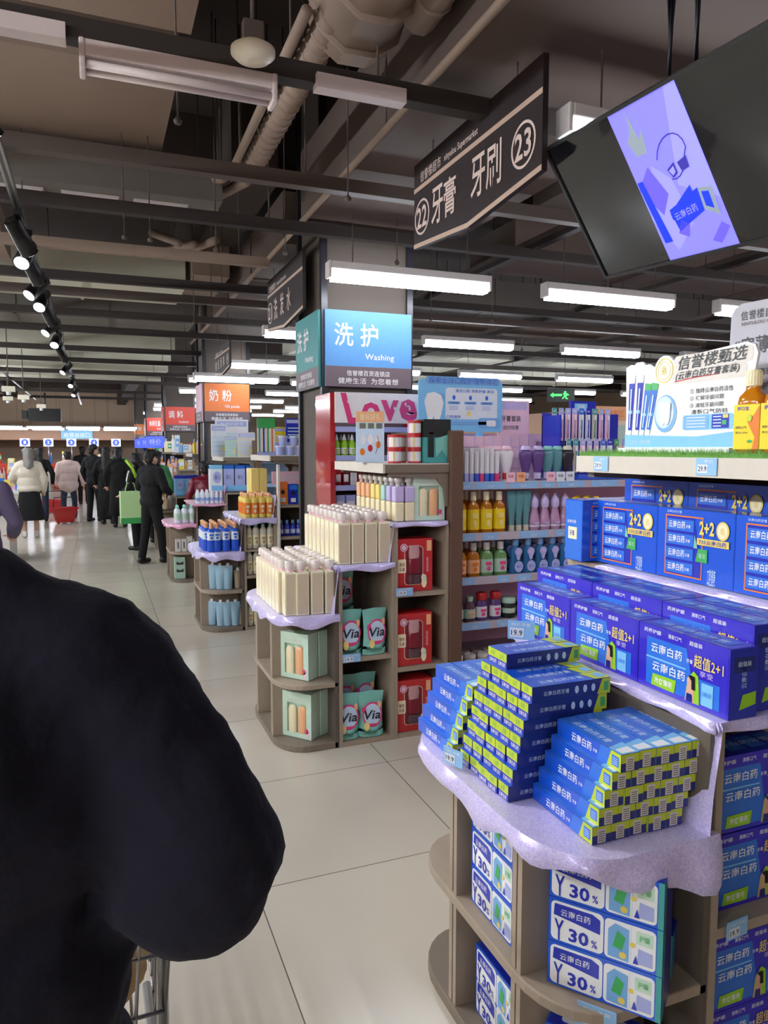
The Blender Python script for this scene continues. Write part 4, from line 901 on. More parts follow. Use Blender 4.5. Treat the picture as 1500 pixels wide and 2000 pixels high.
def via_proto():
    r = empty('refill_pouch', (0,0,0), 0, '', 'refill pouch'); w,h = .148,.245
    q = MB(); n = 8; vs = []
    for s in (-1,1):
        for j in range(n+1):
            t = j/n
            for i in range(7):
                u = i/6-.5; ww = w*(1-.12*math.sin(math.pi*t)); th = .03*math.sqrt(max(0,1-(2*u)**2))*(1-t**2)+.002*(t > .9)
                vs.append((u*ww, s*th, h*t+(.012*(.5-abs(u)) if t > .95 else 0)))
    m = (n+1)*7
    q.add(vs, [(b+j*7+i,b+j*7+i+1,b+(j+1)*7+i+1,b+(j+1)*7+i) for b in (0,m) for j in range(n) for i in range(6)], 'aqua', True)
    q.add([vs[i] for i in range(7)]+[vs[m+i] for i in range(7)], [(0,1,8,7),(1,2,9,8),(2,3,10,9),(3,4,11,10),(4,5,12,11),(5,6,13,12)], 'aqua')
    q.build('bag', r)
    q = MB(); F = Face(q,(-w/2,-.031,0),(1,0,.0),(0,.06,1),.001); F.ring(w*.52,h*.5,.056,.07,.016,'pink'); F.ell(w*.52,h*.5,.048,.06,'paleblue',2); F.ell(w*.2,h*.62,.014,.018,'pink',3,9); F.ell(w*.8,h*.72,.01,.02,'peach',3,9); F.text('Via',w*.52,h*.5,.092,.05,'strip_black',5,.015,shear=.2); F.rect(w*.3,h*.26,w*.75,h*.3,'pink',4); F.ell(w*.3,h*.25,.016,.026,'softyellow',5,9)
    q.build('print', r); return r
via = Maker(via_proto)
for i, (x,y,z,rz,nm) in enumerate(((1.24,3.665,.489,4,'upper shelf, front left'),(1.38,3.65,.489,8,'upper shelf, front right'),(1.24,3.8,.70,-3,'upper shelf, standing behind and above'),(1.225,3.66,.03,0,'bottom shelf, front left'),(1.36,3.655,.03,-4,'bottom shelf, front right'),(1.24,3.76,.1,6,'bottom shelf, behind at the left'),(1.36,3.77,.1,3,'bottom shelf, behind at the right'))):
    via((x,y,z), R(rz), 'aqua refill pouch marked Via, '+nm, 'aqua refill pouches')
q = MB(); q.box(-.06,.06,-.04,.05,0,.205,'aqua'); q.build('refill_pouch', loc=(1.24,3.8,.489), label='folded aqua pouch under the raised one on the upper shelf', cat='refill pouch')
for i,(x,z) in enumerate(((1.24,.03),(1.36,.03))):
    q = MB(); q.box(-.05,.05,-.03,.03,0,.065,'aqua'); q.build('refill_pouch', loc=(x,3.765,z), label='flat aqua pouch lying under the rear ones, %s' % ('left','right')[i], cat='refill pouch')
for i, (x,y,z,t) in enumerate(((1.15,3.68,1.0,'in front of the upper cream block'),(1.15,3.8,1.0,'left in front of the upper cream block'),(1.15,3.95,1.0,'far left in front of the upper cream block'))):
    tag_obj((x,y,z-.03),R(-60),0,'small blue price tag '+t,w=.04,h=.04)
tag_obj((1.235,3.605,.465),0,0,'pale blue tag under the upper aqua pouches',w=.1,h=.045); tag_obj((1.54,3.605,.8),0,0,'pale blue tag under the top red bath set',w=.1,h=.045)
# top shelf of the second display
r = empty('sign_card', (1.37,3.88,1.522), R(-12), 'tall pastel poster card with fruit pictures on the second top shelf', 'sign card')
q = MB(); q.box(-.01,.15,-.004,.004,0,.285,'paleblue'); F = Face(q,(-.01,-.004,0),(1,0,0),(0,0,1),.0008); F.rect(0,.225,.16,.285,'peach'); F.rect(.01,.19,.15,.222,'palemint')
for i in range(3): F.ell(.035+.045*i,.06+.02*i,.014,.02,'orange' if i != 1 else 'red',3,12); F.rect(.02+.047*i,.19,.055+.047*i,.22,'greybag',2); F.ell(.04+.042*i,.13,.015,.03,'skinpack',2,12)
F.text('香氛好礼',.08,.255,.12,.035,'cream',2,.02); F.line([(.11,.05),(.13,.11),(.12,.15)],.003,'brown_panel',4); q.build('card', r)
q = MB(); q.box(0,.14,.005,.05,0,.003,'white'); q.build('foot', r)
def jar_proto():
    r = empty('round_tin', (0,0,0), 0, '', 'round tin')
    q = MB(); q.lathe([(.036,.008),(.036,.066)],'skinpack',n=18); 
    for k in range(6):
        a = k*math.pi/3; q.box(.0362*math.cos(a)-.004,.0362*math.cos(a)+.004,.0362*math.sin(a)-.004,.0362*math.sin(a)+.004,.012,.06,('palepink','softyellow','mint')[k%3])
    q.build('body', r)
    q = MB(); q.lathe([(.038,0),(.038,.009)],'red',n=18); q.build('rim', r); q = MB(); q.lathe([(.038,.062),(.038,.076)],'red',n=18); q.build('lid', r); return r
tin = Maker(jar_proto)
for a in range(4):
    for b in range(3 if a > 1 else 2):
        tin((1.515+.079*a*.75,3.69+(.07 if a%2 else 0),1.522+.077*b),0,'red rimmed round tin stacked on the second top shelf, %s stack, %s' % (ORD[a],('bottom','middle','top')[b]),'red rimmed tins')
r = empty('gift_bag', (1.755,3.69,1.522), R(0), 'folded dark green and teal gift bag at the right end of the second top shelf', 'gift bag')
q = MB(); q.box(-.085,.075,-.045,.045,0,.235,'teal'); q.box(-.087,.077,-.047,.047,.14,.238,'exit_box'); F = Face(q,(-.087,-.047,0),(1,0,0),(0,0,1)); F.ell(.045,.185,.022,.03,'strip_black'); F.rect(.025,.03,.062,.165,'exit_box'); F.poly([(.07,.13),(.16,.16),(.15,.02),(.11,.07),(.075,.03)],'aqua'); q.build('bag', r)

# ================================================================ gondola shelving
def gondola(x0, x1, y0, y1, levels, label, top=1.7, back='palepink', clips=()):
    r = empty('gondola_shelf', (0,0,0), 0, label, 'shelving')
    ym = y1-.06
    q = MB(); q.box(x0,x1,ym,ym+.03,.05,top,back); q.build('back_panel', r)
    q = MB(); q.box(x0,x1,y0+.02,y1,0,.1,'rail_beige'); q.build('base', r)
    for z in levels:
        q = MB(); q.box(x0,x1,y0+.012,ym,z-.005,z+.012,'rail'); q.box(x0,x1,y0-.004,y0+.012,z-.03,z+.018,'rail'); q.build('shelf', r, bevel=.002)
        x = x0+.05
        rn = random.Random(int(z*100)); 
        while x < (min(x1, x0+1.4) if y0 < 4 and y0 > 3 else x0+.4):
            w = rn.choice((.08,.1,.2)); q = MB(); F = Face(q,(x,y0-.005,z-.026),(1,0,0),(0,0,1)); F.rect(0,0,w,.04,'tag',1); F.text('12.9',w*.5,.015,.035,.016,'whitebox',2); x += w+rn.choice((.05,.15,.02)); q.build('price_strip', r)
    return r
gondola(1.9,12.0,3.75,4.42,(1.39,1.09,.83,.56,.27),'long shelving run of mouthwash and bottles behind the near display', back='palepink')
gondola(2.0,12.0,1.25,1.9,(1.39,1.09,.83,.5,.2),'long shelving run hidden behind the near display', back='palepink')
for i, y in enumerate((6.45, 9.0, 12.0, 14.7)):
    gondola(1.9,12.0 if i < 2 else 10,y,y+.65,(1.45,1.15,.85,.5,.2),'long shelving run %s past the mouthwash shelves' % ('one row','two rows','three rows','four rows')[i], back='paleblue')
def bottle(prof, m, cap, mcap, n=14, sx=1, sy=1, lab=None, power=None):
    def f():
        r = empty('bottle', (0,0,0), 0, '', 'bottle')
        q = MB(); q.lathe(prof, m, n=n, sx=sx, sy=sy, power=power); q.build('body', r)
        q = MB(); q.lathe(cap, mcap, n=n); q.build('cap', r)
        if lab:
            rr, z0, z1, c, c2 = lab; q = MB(); q.lathe([(rr,z0),(rr,z1)], c, n=n, sx=sx, sy=sy, power=power); F = Face(q,(-rr*.7,-rr*sy-.002,z0),(1,0,0),(0,0,1),.001); F.rect(rr*.2,(z1-z0)*.55,rr*1.2,(z1-z0)*.8,c2,1); F.ell(rr*.7,(z1-z0)*.3,rr*.35,(z1-z0)*.18,c2,1,10); q.build('label', r)
        return r
    return f
def rowof(mkr, xs, ys, z, label, group, rz=0):
    for j, y in enumerate(ys):
        for i, x in enumerate(xs):
            mkr((x,y,z), rz, label % dict(i=ORD[i], j=('front row','row behind')[j]), group)
# shelf two: mouthwash etc
m_y = Maker(bottle([(.034,0),(.037,.006),(.037,.15),(.03,.17),(.016,.182),(.015,.19)],'amber',[(.018,.19),(.019,.195),(.019,.24),(.017,.243)],'cream',sy=.75,power=.7,lab=(.0378,.02,.14,'yellow','softyellow')))
rowof(m_y, [1.975+.087*i for i in range(4)], (3.8,3.9), 1.104, 'amber mouthwash bottle with yellow label on the long shelving, %(j)s, %(i)s from the left', 'amber mouthwash on the long shelving')
m_t = Maker(bottle([(.015,0),(.017,.04),(.022,.1),(.036,.2),(.038,.24),(.004,.245)],'bottleteal',[(.016,-.0),(.018,.005),(.018,.035)],'duct_grey',sy=.6))
rowof(m_t, [2.325+.05*i for i in range(3)], (3.8,), 1.104, 'tall teal tube bottle tapering downward, %(i)s of three', 'teal tube bottles')
m_p = Maker(bottle([(.03,0),(.036,.01),(.038,.05),(.03,.09),(.022,.12),(.018,.14)],'bottlepink',[(.022,.135),(.028,.155),(.026,.18),(.012,.205),(.004,.22)],'lilac',sy=.8,lab=(.037,.02,.055,'skinpack','lilac')))
rowof(m_p, [2.49+.075*i for i in range(4)], (3.81,3.9), 1.104, 'lilac bottle with a pointed round cap, %(j)s, %(i)s from the left', 'lilac pointed cap bottles')
m_yy = Maker(bottle([(.03,0),(.036,.01),(.038,.05),(.03,.09),(.022,.12),(.018,.14)],'softyellow',[(.022,.135),(.03,.155),(.03,.175),(.012,.195)],'yellow',sy=.8,lab=(.037,.02,.055,'skinpack','yellow')))
rowof(m_yy, [2.79+.08*i for i in range(3)], (3.81,3.9), 1.104, 'yellow bottle with a round yellow cap, %(j)s, %(i)s from the left', 'yellow round cap bottles')
# shelf three
m_o = Maker(bottle([(.036,0),(.04,.006),(.04,.12),(.03,.14),(.015,.15),(.015,.155)],'amber',[(.018,.155),(.02,.16),(.019,.2)],'offwhite',sy=.7,power=.7,lab=(.0405,.02,.1,'peach','orange')))
rowof(m_o, [1.975+.09*i for i in range(2)], (3.8,3.9), .844, 'orange mouthwash bottle with white cap, %(j)s, %(i)s from the left', 'orange mouthwash')
m_g = Maker(bottle([(.036,0),(.04,.006),(.04,.12),(.03,.14),(.015,.15),(.015,.155)],'bottlegreen',[(.018,.155),(.02,.16),(.019,.2)],'offwhite',sy=.7,power=.7,lab=(.0405,.02,.1,'mint','pink')))
rowof(m_g, [2.155+.095*i for i in range(2)], (3.8,3.9), .844, 'green mouthwash bottle with white cap, %(j)s, %(i)s from the left', 'green mouthwash')
m_b = Maker(bottle([(.04,0),(.043,.01),(.04,.05),(.03,.085),(.038,.12),(.037,.15),(.018,.165),(.016,.17)],'bottleblue',[(.018,.17),(.02,.175),(.019,.205),(.014,.212)],'skyblue',sy=.75))
def hour():
    r = bottle([(.04,0),(.043,.01),(.04,.05),(.03,.085),(.038,.12),(.037,.15),(.018,.165),(.016,.17)],'bottleblue',[(.018,.17),(.02,.175),(.019,.205),(.014,.212)],'skyblue',sy=.75)()
    q = MB(); F = Face(q,(-.04,-.0335,0),(1,0,0),(0,0,1)); F.ell(.042,.135,.026,.024,'bluelilac'); F.poly([(.022,.13),(.062,.13),(.05,.085),(.034,.085)],'bluelilac',2); F.ell(.045,.045,.03,.034,'bluelilac',3); F.ell(.042,.135,.017,.015,'lilac',4,12); F.text('漱口',.045,.045,.036,.016,'midblue',4); q.build('label', r)
    return r
m_b = Maker(hour)
rowof(m_b, [2.355+.088*i for i in range(8)], (3.8,), .844, 'blue mouthwash bottle with hourglass label, %(i)s from the left', 'blue hourglass mouthwash')
rowof(m_b, [2.37+.088*i for i in range(6)], (3.92,), .844, 'blue mouthwash bottle with hourglass label in the back row, %(i)s from the left', 'blue hourglass mouthwash behind')
# shelf four
m_r = Maker(bottle([(.032,0),(.036,.006),(.036,.1),(.026,.125)],'purple',[(.02,.12),(.032,.125),(.034,.16),(.03,.168)],'red',sy=.7,lab=(.0368,.02,.085,'skinpack','pink')))
rowof(m_r, [2.125+.095*i for i in range(2)], (3.8,), .574, 'squat bottle with a wide red cap, %(i)s of two', 'red capped bottles')
m_v = Maker(bottle([(.034,0),(.038,.006),(.038,.1),(.02,.12)],'maroon',[(.018,.12),(.02,.125),(.02,.15)],'mint',sy=.7,lab=(.0388,.02,.075,'mint','peach')))
rowof(m_v, [1.965+.08*i for i in range(2)], (3.8,), .574, 'dark bottle with a pale green cap, %(i)s of two', 'green capped bottles')
m_d = Maker(bottle([(.042,0),(.045,.006),(.045,.08),(.042,.09)],'exit_box',[(.046,.09),(.046,.118),(.04,.122)],'mint',lab=(.0455,.03,.06,'mint','duct_grey')))
rowof(m_d, [2.32+.11*i for i in range(3)], (3.82,), .574, 'dark jar with a pale lid, %(i)s from the left', 'dark jars')
m_j = Maker(bottle([(.03,0),(.034,.004),(.034,.06),(.03,.065)],'duct_grey',[(.035,.066),(.035,.085),(.03,.09)],'offwhite'))
rowof(m_j, [1.965+.085*i for i in range(5)], (3.8,3.88), .284, 'small grey jar with white lid on the low shelf, %(j)s, %(i)s from the left', 'small grey jars')
for i in range(4):
    q = MB(); q.box(-.035,.035,-.04,.04,0,.13,('greybag','duct_grey')[i%2]); F = Face(q,(-.035,-.04,0),(1,0,0),(0,0,1)); F.rect(.01,.03,.06,.09,'skinpack'); q.build('carton', loc=(2.42+.08*i,3.82,.284), label='grey carton on the low shelf, %s from the left' % ORD[i], cat='carton', group='grey cartons low down')
# shelf one: packs, tear drop bottles
for i in range(8):
    x = 1.96+.034*i
    q = MB(); q.box(-.013,.013,-.03,.03,0,.2-.02*(i%2),'skinpack'); q.box(-.014,.014,-.031,.0,.0,.05,('blue','pink','midblue')[i%3] if i > 2 else 'bluelilac'); q.box(-.006,.006,-.034,-.03,.05,.17,'white')
    q.build('blister_pack', loc=(x,3.8,1.404), rz=R(15), label='slim white oral care pack on the upper shelf, %s from the left' % ORD[i], cat='pack', group='slim white packs')
def drop(c, c2):
    return Maker(bottle([(.014,0),(.02,.02),(.022,.05),(.042,.13),(.046,.16),(.04,.18),(.02,.19)],c,[(.03,.188),(.03,.2),(.022,.212)],c2,sy=.7,lab=(.024,.012,.05,'red' if c == 'skinpack' else 'lilac','skinpack')))
dw = drop('skinpack','palepink'); dp = drop('purple','lilac'); dt = drop('bottleteal','aqua'); dn = drop('strip_black','duct_grey')
rowof(dw, [2.2+.095*i for i in range(2)], (3.82,3.93), 1.404, 'white bottle swelling upward with a red foot, %(j)s, %(i)s from the left', 'white swelling bottles')
rowof(dp, [2.43+.085*i for i in range(2)], (3.82,), 1.404, 'purple bottle swelling upward, %(i)s of two', 'purple swelling bottles')
rowof(dt, [2.6+.07*i for i in range(2)], (3.84,), 1.404, 'teal bottle swelling upward, %(i)s of two', 'teal swelling bottles')
rowof(dn, [2.73], (3.82,), 1.404, 'near black bottle swelling upward beside the blue tray', None)
for i, (x, c) in enumerate(((2.28,'palepink'),(2.35,'peach'),(2.56,'palepink'),(2.63,'whitebox'),(2.7,'whitebox'))):
    q = MB(); q.box(-.03,.03,-.001,.001,0,.06,c); F = Face(q,(-.03,-.001,0),(1,0,0),(0,0,1)); F.text('特惠',.03,.035,.035,.018,'red' if i < 3 else 'darkgrey',1); q.build('shelf_talker', loc=(x,3.742,1.4), label='small paper offer card standing on the upper rail, %s from the left' % ORD[i], cat='offer card')
# pink tiled back board and blue tray with brushes
q = MB(); q.box(1.95,2.75,4.2,4.22,1.4,1.68,'palepink')
for i in range(1,12): q.box(1.95+.0667*i-.001,1.95+.0667*i+.001,4.196,4.2,1.4,1.68,'lilac')
for i in range(1,4): q.box(1.95,2.75,4.196,4.2,1.4+.07*i-.001,1.4+.07*i+.001,'lilac')
q.build('back_board', label='pale pink tiled board at the back of the upper shelf', cat='board')
r = empty('brush_tray', (2.9,3.86,1.41), 0, 'curved blue tray holding the toothbrush packs', 'tray')
q = MB(); pr = [(-.2,.0),(-.14,-.12),(.4,-.12),(.4,.2),(-.2,.2)]; q.prism(pr,0,.03,'blue'); q.build('base', r)
q = MB(); q.box(-.2,-.19,-.0,.2,.03,.4,'deepblue'); q.box(-.2,.4,.19,.2,.03,.42,'deepblue'); q.box(.0,.2,.17,.19,.42,.5,'deepblue'); F = Face(q,(.0,.17,.42),(1,0,0),(0,0,1)); F.rect(.03,.015,.13,.065,'lightblue'); F.text('牙刷',.08,.04,.06,.035,'white',2); q.build('frame', r)
rn = random.Random(11)
def brush_pack(c, c2):
    def f():
        r = empty('toothbrush_pack', (0,0,0), 0, '', 'toothbrush pack')
        q = MB(); q.box(-.018,.018,-.002,.002,0,.21,c); F = Face(q,(-.018,-.002,0),(1,0,0),(0,0,1)); F.rect(0,.17,.036,.21,c2); F.text('牙刷',.018,.19,.02,.012,'white',2); q.build('card', r)
        q = MB(); q.tube([(0,-.008,.02),(0,-.01,.09),(0,-.008,.15)],.004,c2,6); q.box(-.005,.005,-.014,-.006,.135,.165,'white'); q.build('brush', r)
        return r
    return f
bms = [Maker(brush_pack(a,b)) for a, b in (('skinpack','midblue'),('whitebox','deepblue'),('lilac','purple'),('duct_grey','teal'),('palepink','bluelilac'),('greybag','green'))]
for j in range(2):
    for i in range(9):
        bms[rn.randrange(6)]((2.74+.052*i, 3.82+.16*j, 1.45+.2*j), R(rn.uniform(-12,12)), 'toothbrush pack in the blue tray, %s tier, %s from the left' % (('lower','upper')[j],ORD[i]), 'toothbrush packs in the blue tray')
# blue tooth board
r = empty('sign_board', (1.9,4.26,1.7), R(0), 'pale blue rounded board with a plain tooth shape above the mouthwash shelves', 'sign board')
q = MB(); pts = []
for cx, cy, a0 in ((.59,.31,0),(.04,.31,90),(.04,.04,180),(.59,.04,270)): pts += [(cx+.03*math.cos(R(a0+i*18)), cy+.03*math.sin(R(a0+i*18))) for i in range(6)]
q.prism(pts,-.005,.005,'lightblue',Mx); F = Face(q,(0,-.005,0),(1,0,0),(0,0,1),.0012)
F.rrect(.06,.31,.6,.36,.02,'skyblue',1); F.text('探索全球口腔护理新体验',.33,.335,.5,.04,'white',2,.05); F.text('探索全球口腔护理新体验',.33,.335,.5,.04,'midblue',3,.01)
F.rrect(.2,.09,.58,.29,.02,'whitebox',1); F.text('清洁口腔 清新护龈 美白',.41,.272,.28,.022,'midblue',2,.01)
for i in range(3):
    x = .26+.12*i; F.ell(x,.228,.011,.016,'midblue',2,10); F.rrect(x-.045,.185,x+.045,.203,.006,'skyblue',2); F.text('深层护理',x,.194,.06,.012,'deepblue',3)
    for k in range(3): F.rect(x-.035,.15+.01*k,x+.03,.154+.01*k,'bluelilac',2)
F.text('口腔健康',.26,.105,.1,.02,'midblue',2,.01); F.rrect(.22,.055,.5,.075,.008,'skyblue',2); F.rrect(.44,.03,.6,.1,.02,'skyblue',2); F.rrect(.5,.045,.57,.085,.012,'white',3); F.ell(.37,.125,.015,.018,'softyellow',3,12)
F.poly([(.05,.2),(.07,.25),(.12,.26),(.17,.24),(.185,.19),(.17,.12),(.15,.06),(.13,.06),(.115,.11),(.1,.06),(.08,.06),(.065,.13)],'white',2); F.ell(.165,.23,.03,.022,'skyblue',1)
q.build('board', r); q = MB(); q.box(.1,.13,.0,.05,-.28,.05,'lightblue'); q.box(.45,.48,.0,.05,-.28,.05,'lightblue'); q.build('leg', r)
r = empty('sign_board', (2.5,4.28,1.66), 0, 'pink and white poster with black writing right of the blue tooth board', 'sign board')
q = MB(); q.box(0,.24,-.004,.004,0,.26,'palepink'); F = Face(q,(0,-.004,0),(1,0,0),(0,0,1),.001); F.rect(.02,.2,.22,.25,'lilac'); F.text('牙膏套装',.1,.14,.15,.04,'darkgrey',2); F.text('限时特惠',.1,.08,.12,.03,'plumsign',2); q.build('board', r); q = MB(); q.box(.1,.12,.004,.05,-.25,.2,'white'); q.build('stand', r)
r = empty('sign_board', (3.3,4.3,1.6), 0, 'orange and cream poster far right above the toothbrushes', 'sign board')
q = MB(); q.box(0,.3,-.004,.004,0,.3,'cream'); F = Face(q,(0,-.004,0),(1,0,0),(0,0,1),.001); F.rect(0,.2,.3,.3,'peach'); F.text('牙刷专区',.15,.25,.2,.05,'signorange',2); F.rrect(.03,.03,.27,.17,.02,'palemint'); q.build('board', r); q = MB(); q.box(.12,.14,.004,.05,-.2,.2,'white'); q.build('stand', r)

# ---------------- glossy Lovely cabinet in front of the column
r = empty('display_cabinet', (1.44,4.62,0), 0, 'red sided cabinet with a pink glossy Love header in front of the column', 'display cabinet')
q = MB(); q.box(0,.035,0,.34,0,1.965,'glossred'); q.build('side_panel', r); q = MB(); q.box(.655,.69,0,.34,0,1.965,'glossred'); q.build('side_panel', r)
q = MB(); q.box(.035,.655,.31,.34,0,1.96,'plumsign'); q.build('back_panel', r)
for z in (.1,.45,.8,1.1,1.33,1.53,1.72):
    q = MB(); q.box(.035,.655,.02,.31,z,z+.015,'offwhite'); q.box(.035,.655,.005,.02,z-.01,z+.025,'bluelilac'); q.build('shelf', r)
q = MB(); q.box(.03,.72,-.015,-.002,1.77,1.97,'signwhite'); F = Face(q,(.03,-.015,1.77),(1,0,0),(0,0,1),.0012)
F.text('L',.12,.095,.17,.2,'pink',2,.03,shear=-.3); F.text('o',.25,.075,.13,.125,'pink',2,.035); F.text('v',.385,.085,.13,.14,'pink',2,.03); F.text('e',.52,.09,.13,.15,'pink',2,.035); F.text('l',.62,.1,.03,.19,'pink',2,.02); F.text('y',.67,.07,.06,.15,'pink',2,.02)
for x, y in ((.09,.14),(.13,.06),(.53,.1),(.42,.1),(.5,.13)): F.ell(x,y,.008,.012,'signwhite',4,8)
q.build('header', r)
g_b = Maker(bottle([(.022,0),(.024,.004),(.024,.09),(.012,.11)],'limegreen',[(.01,.11),(.014,.115),(.004,.15)],'whitebox',lab=(.0245,.02,.06,'skinpack','limegreen')))
rowof(g_b, [1.505+.055*i for i in range(3)], (4.69,4.76), 1.545, 'lime bottle in the red sided cabinet, %(j)s, %(i)s from the left', 'lime bottles in the red sided cabinet')
for i in range(5):
    q = MB(); q.box(-.022,.022,-.03,.03,0,.11,('red','darkred','white')[i%3]); F = Face(q,(-.022,-.03,0),(1,0,0),(0,0,1)); F.rect(.006,.03,.038,.08,'skinpack'); q.build('carton', loc=(1.51+.055*i,4.7,1.347), label='small red or white carton in the red sided cabinet, %s from the left' % ORD[i], cat='carton')
for j, z in enumerate((1.117,.817)):
    for i in range(7):
        q = MB(); q.box(-.032,.032,-.04,.04,0,.17,'bluelilac'); F = Face(q,(-.032,-.04,0),(1,0,0),(0,0,1)); F.rect(.008,.04,.056,.13,'skinpack'); F.ell(.032,.085,.014,.02,'greybag',2,10); q.build('carton', loc=(1.52+.075*i,4.7,z), label='pale lilac carton in the red sided cabinet, %s row, %s from the left' % (('upper','lower')[j],ORD[i]), cat='carton', group='lilac cartons')

# ================================================================ third display (blue and golden bottles)
q = MB(); q.box(1.478,1.5,6.3,6.345,0,1.46,'offwhite'); q.build('shelf_post', label='tall white post on the third display between golden bottles and dispensers', cat='post', bevel=.004)
m1 = Maker(bottle([(.03,0),(.034,.006),(.034,.17),(.028,.19),(.012,.2)],'blue',[(.014,.2),(.016,.205),(.016,.235),(.022,.24),(.008,.25)],'peach',sy=.8,power=.75,lab=(.0346,.1,.17,'whitebox','midblue')))
g = 'blue bottles on the third display'
for j in range(5):
    for i in range(4):
        m1((.88+.078*i+(.03 if j == 0 and i == 0 else 0),6.4+.085*j,.708),0,'blue bottle with peach top on the third display, %s across, %s row' % (ORD[i],ORD[j]),g)
m2 = Maker(bottle([(.026,0),(.03,.006),(.03,.16),(.024,.175),(.012,.18)],'gold',[(.013,.18),(.015,.185),(.015,.205),(.01,.215)],'peach',sy=.8,power=.75,lab=(.0306,.03,.13,'orange','cream')))
for j in range(4):
    for i in range(4):
        m2((1.225+.066*i,6.4+.085*j,.993),0,'golden bottle with orange label on the third display, %s across, %s row' % (ORD[i],ORD[j]),'golden bottles on the third display')
for j in range(3):
    for i in range(2):
        q = MB(); q.box(-.035,.035,-.035,.035,0,.42,'softyellow'); F = Face(q,(-.035,-.035,0),(1,0,0),(0,0,1)); F.rect(.005,.0,.065,.15,'palemint'); F.rect(.03,.03,.065,.13,'yellow',2)
        for k in range(5): F.rect(.008,.18+.045*k,.062,.182+.045*k,'cream',2)
        q.build('tall_carton', loc=(1.375+.075*i,6.8+.08*j,.993), label='tall pale yellow carton behind the golden bottles, %s column, %s row' % (ORD[i],ORD[j]), cat='carton', group='tall pale yellow cartons')
q = MB(); q.box(0,.3,-.005,.005,0,.12,'palepink'); F = Face(q,(0,-.005,0),(1,0,0),(0,0,1)); F.text('洗衣好物',.15,.06,.2,.05,'skinpack',2); q.build('header_board', loc=(1.5,6.62,1.27), label='pale pink header board above the orange and blue dispensers', cat='board')
for i, (c, c2, h) in enumerate((('orange','signorange',.2),('deepblue','midblue',.18),('teal','green',.16),('navyblue','green',.15),('navyblue','limegreen',.15))):
    q = MB(); w = .045 if i < 2 else .028; q.box(-w,w,-.03,.03,0,h,c); q.box(-w*.8,w*.8,-.034,-.03,h*.72,h*.95,c2); F = Face(q,(-w,-.034,0),(1,0,0),(0,0,1)); F.ell(w,h*.55,w*.4,h*.1,'strip_black',1,12); F.rect(w*.5,h*.1,w*1.5,h*.3,'skinpack',1)
    q.build('dispenser_pack', loc=((1.545,1.64,1.71,1.755,1.79)[i],6.42,1.103), label='%s pack on the third step of the third display' % ('orange','dark blue','teal','navy and green','navy and lime')[i], cat='pack')
m3 = Maker(bottle([(.022,0),(.024,.004),(.024,.09),(.012,.11)],'deepblue',[(.01,.11),(.014,.115),(.012,.14)],'skyblue',lab=(.0245,.02,.06,'bluelilac','whitebox')))
rowof(m3,[1.53+.055*i for i in range(5)],(6.42,),.818,'small dark blue bottle in the third display cubby, %(i)s from the left','small dark blue bottles')
m4 = Maker(bottle([(.028,0),(.031,.006),(.031,.16),(.02,.185)],'duct_grey',[(.014,.185),(.016,.19),(.014,.215)],'mint',lab=(.0316,.03,.12,'cream','beige')))
for z, n in ((.74,4),(.49,4),(.03,3)):
    for i in range(n):
        m4((1.235+.064*i,6.4,z if z != .74 else .72),0,'pale stone coloured bottle in the third display cubby, %s level, %s from the left' % ({.74:'upper',.49:'middle',.03:'bottom'}[z],ORD[i]),'stone coloured bottles')
q = MB(); q.box(1.205,1.45,6.345,6.7,.695,.715,'wood_edge'); q.build('shelf_board', label='small board shelf carrying the upper stone coloured bottles', cat='shelf')
def pouch_proto(c, h=.21, w=.085):
    def f():
        r = empty('refill_pouch', (0,0,0), 0, '', 'refill pouch'); q = MB(); n = 8; vs = []
        for s in (-1,1):
            for j in range(n+1):
                t = j/n
                for i in range(5):
                    u = i/4-.5; vs.append((u*w*(.8+.2*t), s*(.024*math.sqrt(max(0,1-(2*u)**2))*(1-t**2)+.0015), h*t))
        m = (n+1)*5; q.add(vs,[(b+j*5+i,b+j*5+i+1,b+(j+1)*5+i+1,b+(j+1)*5+i) for b in (0,m) for j in range(n) for i in range(4)],c,True); q.build('bag',r)
        q = MB(); q.box(-.012,.012,-.005,.005,h-.005,h+.02,'whitebox'); q.build('spout',r); return r
    return f
pb = Maker(pouch_proto('pouch'))
for i,(x,y,z,rz) in enumerate(((.93,6.5,.366,-40),(.985,6.44,.366,-25),(1.05,6.42,.366,-10),(.92,6.52,.038,-40),(.985,6.45,.038,-20),(1.045,6.43,.038,0),(1.11,6.42,.038,5))):
    pb((x,y,z),R(rz),'pale blue pouch in the third display rounded cubby, %s shelf, %s from left' % ('upper' if i < 3 else 'bottom', ORD[i if i < 3 else i-3]),'pale blue pouches')
pbe = Maker(pouch_proto('beige',.16,.07))
pbe((1.14,6.45,.366),R(10),'small beige pouch right of the pale blue ones, upper shelf','beige pouches'); pbe((1.155,6.44,.038),R(0),'beige pouch right of the pale blue ones, bottom shelf','beige pouches')
